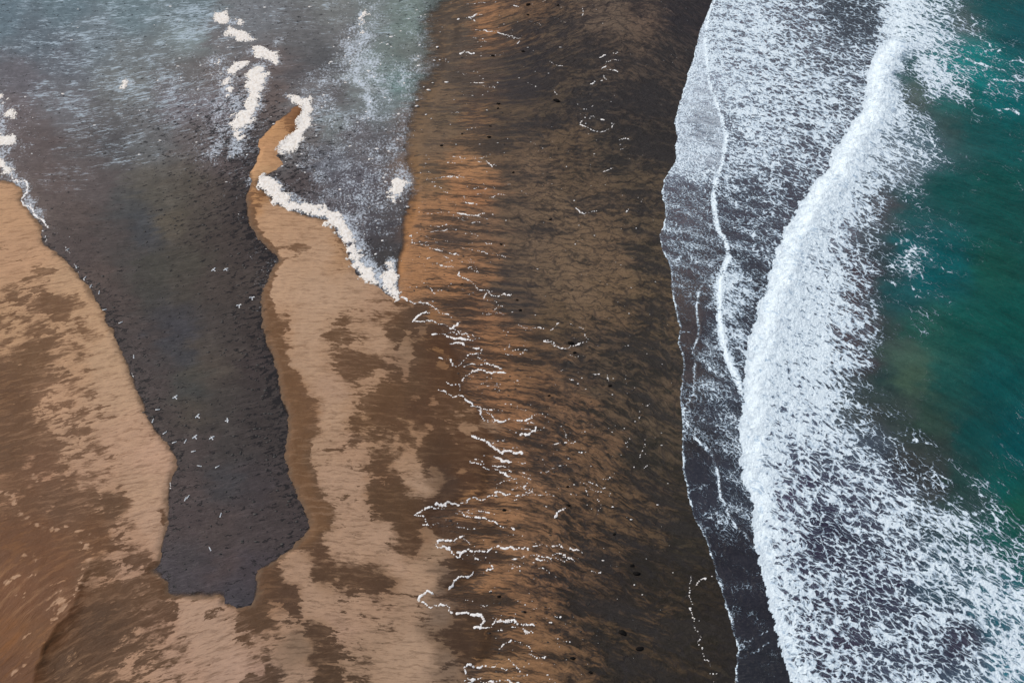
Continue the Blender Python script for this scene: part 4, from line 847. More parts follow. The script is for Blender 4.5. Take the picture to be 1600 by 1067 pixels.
# ------------------------------------------------------------------ lagoon and channel water
lag_T = [(0, 20, (72, 100, 120)), (-60, 100, (72, 90, 105)), (100, 15, (74, 102, 120)), (200, 20, (84, 112, 128)), (300, 20, (84, 108, 122)), (60, 60, (72, 92, 110)), (150, 60, (88, 108, 124)), (300, 60, (104, 126, 136)), (400, 20, (96, 106, 118)), (340, 60, (92, 96, 104)), (520, 20, (98, 108, 114)), (480, 50, (86, 92, 100)), (580, 20, (96, 112, 118)), (640, 40, (92, 116, 118)), (700, 20, (84, 102, 106)),
         (30, 120, (84, 88, 102)), (100, 90, (80, 92, 108)), (200, 90, (92, 106, 116)), (200, 130, (96, 106, 112)), (300, 110, (88, 92, 98)), (20, 180, (86, 82, 90)), (100, 170, (90, 96, 108)), (60, 220, (78, 72, 76)), (130, 220, (76, 76, 82)), (200, 190, (86, 92, 100)), (230, 235, (84, 92, 100)), (180, 225, (68, 72, 80)), (280, 170, (94, 94, 106)), (300, 210, (82, 80, 84)), (250, 200, (86, 92, 100)), (150, 290, (76, 72, 76)), (80, 290, (78, 70, 72)), (230, 280, (84, 84, 80)),
         (200, 320, (68, 74, 80)), (120, 340, (74, 66, 66)), (60, 320, (80, 72, 72)), (240, 310, (78, 78, 72)), (290, 290, (76, 74, 68)), (330, 300, (74, 68, 64)), (370, 300, (60, 56, 58)), (350, 250, (78, 72, 76)), (380, 330, (60, 54, 54)), (380, 245, (56, 52, 56)), (400, 215, (66, 62, 64)), (420, 160, (86, 78, 78)), (430, 110, (88, 82, 84)), (340, 170, (96, 96, 108)), (330, 120, (90, 88, 92)),
         (470, 120, (76, 78, 86)), (500, 90, (72, 78, 86)), (480, 150, (100, 104, 112)), (540, 60, (92, 98, 106)), (560, 130, (104, 120, 128)), (590, 100, (92, 112, 116)), (620, 130, (82, 116, 122)), (650, 80, (90, 104, 106)), (690, 100, (98, 96, 96)), (520, 150, (82, 84, 92)), (520, 190, (96, 112, 120)), (600, 170, (92, 110, 120)), (560, 210, (84, 86, 96)), (600, 220, (76, 80, 90)), (650, 180, (98, 94, 96)), (640, 210, (92, 84, 82)), (490, 200, (90, 90, 94)),
         (510, 260, (80, 88, 104)), (560, 290, (74, 76, 90)), (470, 280, (74, 68, 72)), (450, 250, (90, 92, 98)), (650, 260, (104, 88, 74)), (640, 300, (76, 70, 72)), (590, 350, (68, 70, 82)), (560, 350, (76, 76, 86)), (600, 400, (60, 62, 66)), (620, 330, (76, 78, 86)), (640, 350, (80, 68, 64)), (580, 390, (62, 62, 70)), (625, 440, (64, 60, 64)), (500, 320, (78, 78, 88)),
         (230, 370, (60, 66, 76)), (225, 345, (62, 70, 80)), (200, 400, (66, 66, 68)), (120, 390, (70, 62, 64)), (170, 370, (68, 64, 66)), (160, 430, (76, 66, 64)), (300, 370, (68, 64, 60)), (270, 350, (84, 80, 68)), (350, 370, (62, 56, 54)), (390, 400, (60, 54, 54)), (240, 420, (64, 66, 62)), (300, 410, (66, 66, 60)), (230, 460, (60, 62, 62)), (290, 440, (66, 64, 60)), (340, 440, (66, 60, 58)), (385, 440, (66, 60, 58)),
         (180, 480, (68, 60, 60)), (260, 500, (58, 60, 68)), (220, 530, (66, 60, 62)), (275, 520, (56, 60, 72)), (290, 555, (54, 60, 72)), (310, 540, (72, 68, 64)), (330, 570, (72, 66, 60)), (350, 520, (64, 60, 60)), (390, 520, (58, 52, 52)), (400, 570, (58, 52, 54)), (240, 600, (66, 60, 62)), (300, 610, (58, 64, 68)), (300, 580, (70, 70, 64)), (300, 640, (70, 66, 60)), (340, 640, (60, 58, 58)), (400, 640, (56, 52, 54)), (260, 660, (66, 60, 60)),
         (300, 700, (66, 60, 62)), (350, 700, (60, 58, 60)), (410, 700, (56, 52, 54)), (300, 760, (68, 60, 62)), (350, 750, (58, 60, 68)), (400, 760, (60, 56, 62)), (450, 790, (60, 54, 56)), (290, 820, (66, 58, 62)), (340, 830, (68, 60, 62)), (310, 870, (60, 58, 66)), (400, 830, (64, 58, 62)), (450, 820, (62, 56, 60)), (280, 900, (62, 60, 70)), (350, 890, (70, 60, 64)), (370, 930, (58, 58, 70)), (310, 915, (64, 60, 70)), (390, 880, (62, 58, 68))]
F_lag = rbf([(a, b_, lin(c)) for a, b_, c in lag_T], 22)
# share of sky-sheen streaks painted into the water colour and of fine foam specks
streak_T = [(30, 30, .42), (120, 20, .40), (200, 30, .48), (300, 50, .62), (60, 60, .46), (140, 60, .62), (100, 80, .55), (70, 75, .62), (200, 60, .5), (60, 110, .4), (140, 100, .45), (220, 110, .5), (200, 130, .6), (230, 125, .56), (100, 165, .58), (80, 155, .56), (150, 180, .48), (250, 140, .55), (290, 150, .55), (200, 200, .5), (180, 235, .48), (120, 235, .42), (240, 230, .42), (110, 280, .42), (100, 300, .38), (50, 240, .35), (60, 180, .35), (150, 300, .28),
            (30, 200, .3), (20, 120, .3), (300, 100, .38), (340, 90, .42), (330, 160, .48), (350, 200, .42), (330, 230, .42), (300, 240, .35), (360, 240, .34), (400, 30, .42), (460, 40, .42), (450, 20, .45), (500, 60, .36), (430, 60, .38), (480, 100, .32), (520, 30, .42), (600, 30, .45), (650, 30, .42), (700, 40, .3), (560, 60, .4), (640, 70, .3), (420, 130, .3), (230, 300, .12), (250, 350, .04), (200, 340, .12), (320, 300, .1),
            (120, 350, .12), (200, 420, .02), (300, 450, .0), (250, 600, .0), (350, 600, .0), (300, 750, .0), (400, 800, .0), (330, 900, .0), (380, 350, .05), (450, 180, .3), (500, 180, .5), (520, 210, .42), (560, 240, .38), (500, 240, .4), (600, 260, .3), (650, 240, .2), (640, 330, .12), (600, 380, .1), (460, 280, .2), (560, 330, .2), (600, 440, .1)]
speck_T = [(30, 100, .25), (200, 100, .28), (330, 60, .4), (350, 120, .5), (320, 150, .5), (370, 160, .7), (350, 200, .55), (330, 230, .5), (380, 230, .5), (340, 270, .35), (410, 180, .45), (270, 150, .5), (440, 30, .35), (500, 70, .2), (550, 20, .35), (570, 25, .7), (570, 55, .75), (565, 40, .6), (560, 75, .78), (570, 105, .8), (555, 115, .72), (585, 125, .72), (560, 90, .75), (620, 20, .4), (640, 60, .4), (665, 45, .6), (675, 60, .55), (620, 80, .3), (610, 105, .55), (590, 150, .66), (640, 140, .62), (620, 110, .68), (660, 95, .58), (640, 110, .6), (590, 60, .5), (670, 160, .62), (615, 150, .5), (700, 90, .5),
           (520, 130, .62), (510, 170, .66), (530, 190, .6), (550, 120, .7), (490, 140, .55), (580, 180, .66), (540, 150, .3), (600, 200, .5), (620, 180, .55), (500, 210, .4), (640, 210, .66), (625, 225, .66), (600, 235, .6), (660, 200, .5), (540, 240, .58), (520, 220, .55), (480, 230, .55), (500, 270, .58), (500, 300, .62), (510, 320, .6), (540, 300, .6), (560, 320, .64), (580, 300, .64), (600, 310, .68), (550, 260, .55), (480, 300, .45), (460, 270, .4), (450, 300, .3), (480, 260, .6), (520, 290, .6), (600, 280, .6), (620, 260, .6), (650, 280, .6), (660, 300, .4), (640, 250, .4),
           (560, 350, .62), (590, 350, .6), (610, 360, .5), (580, 375, .5), (620, 330, .5), (600, 400, .4), (580, 410, .45), (600, 420, .5), (630, 380, .35), (640, 350, .25), (620, 440, .3), (660, 240, .3), (690, 130, .45), (720, 30, .3),
           (100, 200, .22), (200, 250, .15), (300, 300, .1), (100, 300, .2), (200, 400, .0), (300, 400, .03), (300, 600, .0), (350, 800, .0), (440, 100, .2), (430, 160, .3), (290, 200, .4), (10, 200, .5), (40, 330, .4)]
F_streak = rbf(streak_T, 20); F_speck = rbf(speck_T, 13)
spots_T = [(270, 280, .3), (300, 280, .5), (330, 300, .55), (360, 300, .6), (300, 330, .4), (330, 340, .6), (370, 330, .8), (385, 300, .9), (380, 260, .9), (390, 230, .8), (400, 210, .8), (415, 200, .7), (290, 360, .45), (350, 370, .5), (390, 370, .8), (420, 400, .9), (350, 400, .3), (400, 430, .6), (405, 470, .6), (405, 510, .6), (415, 560, .7), (425, 600, .7), (430, 640, .6), (440, 680, .6), (300, 420, .1), (250, 450, .05), (150, 480, .35), (180, 530, .4), (170, 500, .5), (210, 580, .45), (220, 620, .45),
           (240, 660, .5), (270, 690, .5), (250, 380, .1), (150, 380, .15), (200, 300, .05), (100, 200, 0), (300, 100, 0), (500, 100, .05), (470, 120, .2), (300, 550, .08), (330, 600, .1), (370, 600, .15), (300, 700, .15), (290, 780, .4), (330, 780, .3), (380, 780, .25), (450, 780, .4), (420, 830, .25), (300, 850, .1), (350, 900, .05), (600, 300, .0), (620, 400, .1)]
F_spot = rbf(spots_T, 22)
HALO = [([(452, 150), (474, 157), (476, 190), (455, 230), (437, 235)], 2.2, .75), ([(401, 283), (425, 290), (455, 318), (500, 330), (535, 345), (556, 378), (565, 410), (600, 440), (620, 460)], 3.6, .84), ([(612, 410), (616, 450)], 2.2, .8), ([(342, 30), (374, 38)], 2.5, .7), ([(355, 52), (390, 60)], 2.5, .7),
        ([(395, 78), (430, 96)], 3, .72), ([(405, 110), (396, 160), (380, 195), (370, 215), (372, 235)], 4.5, .86), ([(340, 95), (355, 135), (345, 170), (350, 215), (335, 240)], 5.0, .7), ([(-5, 150), (5, 220), (5, 255), (20, 283), (40, 295), (40, 315), (60, 341)], 3.0, .72), ([(620, 270), (622, 300), (640, 290), (650, 278)], 3.8, .82), ([(195, 130), (205, 132)], 1.5, .7),
        ([(566, 20), (566, 60), (560, 95), (556, 125), (575, 140), (578, 180)], 1.6, .85), ([(645, 50), (660, 62), (668, 48)], 2.5, .7), ([(610, 106), (640, 118), (625, 128)], 2.0, .72), ([(430, 60), (432, 75), (440, 60)], 1.2, .6), ([(265, 140), (270, 155), (300, 150)], 2, .62)]


def halo(x, y):
    f = np.zeros(x.shape)
    n_ = 1.0 * fbm(x / 2.5, y / 2.5, 4, 0.6)
    for pl, wd, st_ in HALO:
        p_ = G(pl)
        m_ = (x > p_[:, 0].min() - 9) & (x < p_[:, 0].max() + 9) & (y > p_[:, 1].min() - 9) & (y < p_[:, 1].max() + 9)
        d_ = seg_dist(x[m_], y[m_], p_) + n_[m_]
        f[m_] = np.maximum(f[m_], st_ * np.exp(-(np.maximum(d_, 0) / wd) ** 2 * 1.2))
    return f


lag_flow = flow_field([(50, 50, 0.06), (200, 50, -0.05), (320, 60, -0.12), (100, 160, -0.03), (200, 150, -0.15), (320, 170, -0.25), (100, 250, 0.0), (220, 220, -0.22), (400, 50, 0.1), (500, 50, 0.05), (600, 50, 0.0), (500, 200, 0.0), (350, 100, -0.3), (360, 220, -0.4), (560, 300, -0.2)], 120, -50.0)
lax = axis(-135, -8, 0.5, -4000, -8); lay = axis(70, 232, 0.5, 60, 9000)
WX, WY, WQ = grid(lax, lay)
dl = samp(D_lag, WX, WY)
WZ = 0.0 + 0.012 * fbm(WX / 3, WY / 1.5, 2)
near = dl > -2.0
kq = near[WQ].any(axis=1)
softr = ss(600, 660, to_px(WX, WY)[0])
dens = np.where(softr > 0, ss(-0.3, 11.0 * softr + 0.3, dl + softr * (1.8 * fbm(WX / 7, WY / 1.6, 4, 0.6) - 0.3)), ss(-0.5, 0.5, dl + 0.4 * fbm(WX / 3, WY / 3, 4, 0.6)))
vw = samp(lag_flow, WX, WY)
lx_ = 3.5 * fbm(WX / 8, vw / 2.0, 4, 0.6) + 1.5 * fbm(WX / 4, WY / 4, 3); ly_ = 1.5 * fbm(WX / 6 + 11, WY / 5, 3)
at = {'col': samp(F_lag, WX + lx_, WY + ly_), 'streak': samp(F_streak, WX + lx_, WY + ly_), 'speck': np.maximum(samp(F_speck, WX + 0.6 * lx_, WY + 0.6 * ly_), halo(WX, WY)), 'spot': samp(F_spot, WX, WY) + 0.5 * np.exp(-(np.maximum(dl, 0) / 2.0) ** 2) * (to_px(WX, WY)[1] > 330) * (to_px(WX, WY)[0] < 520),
      'dens': np.maximum(dens, 0), 'flow': np.stack([WX, samp(lag_flow, WX, WY), np.zeros_like(WX)], 1)}
c_, q_, a_ = keep_faces(np.stack([WX, WY, WZ], 1), WQ, kq, at)
me = np_mesh('lagoon_water', c_, q_)
for k_, v_ in a_.items():
    put_attr(me, k_, v_)
g = NT('lagoon_water_material')
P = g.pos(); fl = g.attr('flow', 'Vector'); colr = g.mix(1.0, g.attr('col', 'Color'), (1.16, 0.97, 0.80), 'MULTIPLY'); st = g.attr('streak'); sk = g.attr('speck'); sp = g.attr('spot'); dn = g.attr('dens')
fw = g.warp(fl, 1.2, 0.3)
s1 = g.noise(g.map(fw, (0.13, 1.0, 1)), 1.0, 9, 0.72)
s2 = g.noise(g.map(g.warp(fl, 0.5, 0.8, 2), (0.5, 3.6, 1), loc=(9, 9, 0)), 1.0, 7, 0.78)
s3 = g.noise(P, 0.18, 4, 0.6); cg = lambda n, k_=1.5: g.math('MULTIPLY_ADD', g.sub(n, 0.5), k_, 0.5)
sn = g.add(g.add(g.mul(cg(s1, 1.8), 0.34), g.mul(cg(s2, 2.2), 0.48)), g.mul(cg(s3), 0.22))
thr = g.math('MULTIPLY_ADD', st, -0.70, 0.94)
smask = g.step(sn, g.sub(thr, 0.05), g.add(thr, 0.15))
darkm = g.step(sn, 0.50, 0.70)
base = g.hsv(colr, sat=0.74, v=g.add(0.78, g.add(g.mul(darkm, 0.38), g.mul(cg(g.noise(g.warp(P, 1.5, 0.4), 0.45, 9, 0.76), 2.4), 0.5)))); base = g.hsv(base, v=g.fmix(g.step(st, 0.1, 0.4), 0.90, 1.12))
base = g.mix(g.mul(smask, 0.8), base, (0.44, 0.53, 0.60))  # pale sky sheen on wind ripples, painted into the base colour
# specks
k1 = g.noise(g.warp(P, 0.5, 1.1), 2.0, 7, 0.78)
k2 = g.noise(P, 0.35, 4, 0.6)
kn = g.add(g.mul(k1, 0.85), g.mul(k2, 0.35))
kt = g.math('MULTIPLY_ADD', sk, -0.46, 0.91)
kmask = g.step(kn, g.sub(kt, 0.05), g.add(kt, 0.13))
kmask = g.mul(kmask, g.step(sk, 0.05, 0.3))
base = g.mix(g.mul(kmask, 0.8), base, (0.60, 0.66, 0.73))
# dark weed seen through the water
q1 = g.add(g.mul(cg(g.noise(g.map(g.warp(fl, 0.8, 0.9), (0.6, 1.35, 1)), 1.0, 6, 0.66), 2.2), 0.72), g.mul(cg(g.noise(g.map(fl, (2.0, 3.2, 1)), 1.0, 4, 0.7), 2.0), 0.28))
qt = g.math('MULTIPLY_ADD', sp, -0.26, 0.76)
qm = g.step(q1, qt, g.add(qt, 0.05))
base = g.mix(g.mul(qm, 0.85), base, (0.012, 0.011, 0.012))
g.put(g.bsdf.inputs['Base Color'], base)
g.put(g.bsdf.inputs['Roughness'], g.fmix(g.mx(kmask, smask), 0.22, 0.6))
g.bsdf.inputs['Specular IOR Level'].default_value = 0.14
rip = g.add(g.noise(g.map(fl, (0.4, 1.8, 1)), 1.0, 6, 0.65), g.mul(kmask, 0.2))
g.put(g.bsdf.inputs['Normal'], g.bump(rip, 0.12, 0.6))
tr = g.N.new('ShaderNodeBsdfTransparent'); mxs = g.N.new('ShaderNodeMixShader')
den2 = g.step(g.add(dn, g.mul(g.sub(g.noise(P, 0.6, 5, 0.6), 0.5), 0.5)), 0.05, 0.8)
g.put(mxs.inputs[0], den2); g.L.new(tr.outputs[0], mxs.inputs[1]); g.L.new(g.bsdf.outputs[0], mxs.inputs[2])
g.L.new(mxs.outputs[0], g.out.inputs['Surface'])
lag = link('lagoon_water', me, g.m)
lag['kind'] = 'structure'; lag['label'] = 'dark tidal channel and blue grey lagoon behind the bar'

# ------------------------------------------------------------------ foam deposits as lumpy solids


def foam_material(name, c_hi, c_lo, rim=0.7, scale=1.5):
    f = NT(name)
    P = f.pos()
    n = f.noise(P, scale, 5, 0.65); v = f.voro(f.warp(P, 0.4, 1.2), 2.2, 'F1')
    f.put(f.bsdf.inputs['Base Color'], f.mix(f.step(f.sub(n, f.mul(v, 0.25)), 0.22, 0.5), c_lo, c_hi))
    f.bsdf.inputs['Roughness'].default_value = 0.8
    f.put(f.bsdf.inputs['Normal'], f.bump(f.add(n, f.mul(v, -0.3)), 0.12, 0.6))
    ln = f.add(f.mul(f.noise(P, 2.6, 6, 0.72), 1.3), f.mul(f.voro(f.warp(P, 0.3, 1.5), 1.7), -0.9))
    al = f.step(f.add(f.attr('body'), f.mul(f.sub(ln, 0.42), rim * 1.6)), 0.0, rim * 0.55)
    f.put(f.bsdf.inputs['Alpha'], f.mul(al, 0.96))
    return f.m


M_cream = foam_material('cream_foam_material', (0.88, 0.83, 0.77), (0.74, 0.67, 0.59), 1.1)
M_line = foam_material('foam_line_material', (0.88, 0.86, 0.84), (0.66, 0.60, 0.55), 0.07)
C = 0.17


def surf_z(X, Y):
    zb = beach_z(X, Y, True)
    dl_ = samp(D_lag, X, Y)
    z = np.where(dl_ > -0.3, np.maximum(zb, 0.0), zb)
    return z


def foam_solid(name, cells, fn, mat, base=surf_z, height=0.25):
    """cells: integer lattice coordinates; fn(X,Y)->f, >0 inside; returns an object"""
    ij = np.unique(cells, axis=0)
    key = lambda a: (a[:, 0].astype(np.int64) + 100000) * 1000000 + (a[:, 1] + 100000)
    cor = np.concatenate([ij + d for d in ((0, 0), (1, 0), (1, 1), (0, 1))])
    kk = key(cor)
    uk, first, inv = np.unique(kk, return_index=True, return_inverse=True)
    uv = cor[first]
    x = uv[:, 0] * C; y = uv[:, 1] * C
    f = fn(x, y)
    n = len(ij)
    q = np.stack([inv[:n], inv[n:2 * n], inv[2 * n:3 * n], inv[3 * n:]], 1)
    ok = (f[q] > 0).any(axis=1)
    q = q[ok]
    if len(q) == 0:
        return None
    lump = 0.8 + 0.35 * fbm(x / 1.3, y / 1.3, 3) + 0.25 * fbm(x / 3.0, y / 3.0, 2)
    z = base(x, y) + np.where(f > 0, height * (1 - np.exp(-f / 0.35)) * lump + 0.02, np.maximum(f, -0.3) * 0.4)
    used = np.zeros(len(x), bool); used[q.ravel()] = True
    idx = np.cumsum(used) - 1
    me = np_mesh(name, np.stack([x, y, z], 1)[used], idx[q])
    put_attr(me, 'body', f[used])
    return link(name, me, mat)


def cells_box(pts, pad):
    a = np.array(pts); lo = np.floor((a.min(0) - pad) / C).astype(int); hi = np.ceil((a.max(0) + pad) / C).astype(int)
    I, J = np.meshgrid(np.arange(lo[0], hi[0]), np.arange(lo[1], hi[1]))
    return np.stack([I.ravel(), J.ravel()], 1)


def foam_patch(label, polys, blobs=(), frag=0.55, height=0.10, group=None, name='foam_patch', edge=0.0):
    polys = [G(p) for p in polys]
    bl = [(*P1(a, b_), r) for a, b_, r in blobs]
    allp = np.vstack(polys + ([np.array([(x, y) for x, y, r in bl])] if bl else []))
    pad = 2.5 + (max(r for _, _, r in bl) if bl else 0)

    def fn(x, y):
        f = np.full(x.shape, -9.0)
        for p in polys:
            f = np.maximum(f, sdf_poly(x, y, p))
        for bx, by, r in bl:
            f = np.maximum(f, r - np.hypot(x - bx, (y - by) * 0.8))
        ns = fbm(x / 2.2, y / 2.2, 5, 0.68)
        n2 = fbm(x / 5 + 7, y / 5, 2)
        f = np.maximum(f + edge + 0.25, -2.4) + (0.45 + frag) * ns * 1.8 + 0.5 * n2
        return f
    o = foam_solid(name, cells_box(allp, pad), fn, M_cream, height=height)
    if o:
        o['label'] = label; o['category'] = 'foam'
        if group:
            o['group'] = group
    return o


FG = 'banks of cream foam around the lagoon'
foam_patch('crescent of thick cream foam curling round the tip of the narrow sand spit',
           [[(452, 150), (463, 149), (474, 155), (483, 153), (485, 175), (481, 197), (470, 218), (458, 236), (440, 238), (436, 233), (443, 223), (458, 209), (468, 188), (474, 167), (463, 160)]], frag=0.25, group=FG, edge=0.25)
foam_patch('long ragged bank of white foam along the lagoon side of the central sandbar',
           [[(400, 278), (413, 272), (430, 278), (446, 296), (460, 312), (482, 318), (516, 322), (540, 340), (550, 362), (560, 378), (562, 396), (573, 414), (594, 434), (600, 444), (594, 450), (572, 440), (557, 427), (545, 400), (541, 380), (525, 362), (505, 340), (478, 336), (440, 326), (422, 308), (401, 292)]], frag=0.8, group=FG, edge=-0.3)
foam_patch('white foam pile where the sandbar meets the orange flat',
           [[(606, 420), (619, 424), (620, 448), (627, 470), (617, 471), (606, 458), (596, 450), (602, 440), (603, 428)]], [(609, 414, 0.8)], frag=0.3, group=FG)
foam_patch('round cream foam clump at the top of the far foam trail', [[(338, 22), (350, 19), (357, 28), (352, 36), (345, 36), (337, 28)]], frag=0.2, group=FG, edge=0.2)
foam_patch('small cream foam clump right of the topmost clump', [[(368, 30), (378, 29), (382, 36), (376, 41), (368, 39)]], frag=0.2, group=FG)
foam_patch('wide cream foam clump below the two topmost clumps', [[(350, 52), (358, 42), (365, 46), (374, 50), (390, 56), (395, 62), (385, 66), (373, 65), (362, 58), (354, 56)]], frag=0.3, group=FG)
foam_patch('cream foam clump with a hollow, right end of the far foam trail', [[(395, 72), (412, 73), (424, 79), (436, 90), (432, 102), (424, 97), (414, 92), (400, 88), (392, 78)]], frag=0.4, group=FG)
foam_patch('long trail of thick cream foam running down the lagoon to the sand spit',
           [[(397, 106), (412, 106), (414, 125), (407, 145), (403, 160), (396, 176), (392, 190), (377, 200), (372, 214), (368, 205), (364, 194), (372, 180), (384, 170), (390, 155), (392, 135), (386, 118)]],
           [(364, 110, 0.9), (356, 127, 0.5), (378, 100, 0.6)], frag=0.9, group=FG, edge=0.35)
foam_patch('broken white foam scraps left of the long foam trail', [[(335, 100), (345, 92), (352, 110), (372, 130), (364, 150), (352, 165), (345, 152), (352, 130), (340, 118)]], frag=1.5, group=FG, edge=-1.2, height=0.12)['kind'] = 'stuff'
foam_patch('cream foam lump on the left shore at the frame edge, tapering right', [[(-30, 208), (5, 210), (25, 216), (22, 223), (8, 226), (-10, 232), (-40, 228)]], frag=0.35, group=FG)
foam_patch('thin hook of foam on the left shore above the larger lump', [[(12, 180), (17, 172), (24, 176), (22, 184), (14, 186)]], frag=0.3, group=FG)
foam_patch('two rounded foam flecks near the upper left frame edge', [[(0, 146), (7, 147), (6, 154), (-4, 155)], [(3, 158), (14, 152), (15, 156), (4, 162)]], frag=0.15, group=FG)
foam_patch('ragged foam bank below the tapering lump on the left shore', [[(-6, 244), (6, 246), (10, 258), (18, 264), (16, 272), (8, 270), (2, 262), (-8, 256)]], frag=0.3, group=FG)
foam_patch('bright foam pile floating in the lagoon right of the sandbar', [[(614, 278), (626, 274), (634, 286), (630, 296), (620, 304), (616, 314), (610, 310), (612, 296)]], frag=0.7, group=FG, edge=0.0)
foam_patch('small fleck of foam alone in the middle of the left lagoon', [[(191, 129), (197, 124), (200, 132), (195, 141), (191, 138)]], frag=0.3, group=FG)
foam_patch('thin foam smear on a low crest at the top of the lagoon', [[(563, 28), (568, 18), (574, 18), (570, 30), (568, 44), (566, 50), (564, 40)]], frag=0.8, group=FG, edge=-0.25, height=0.1)

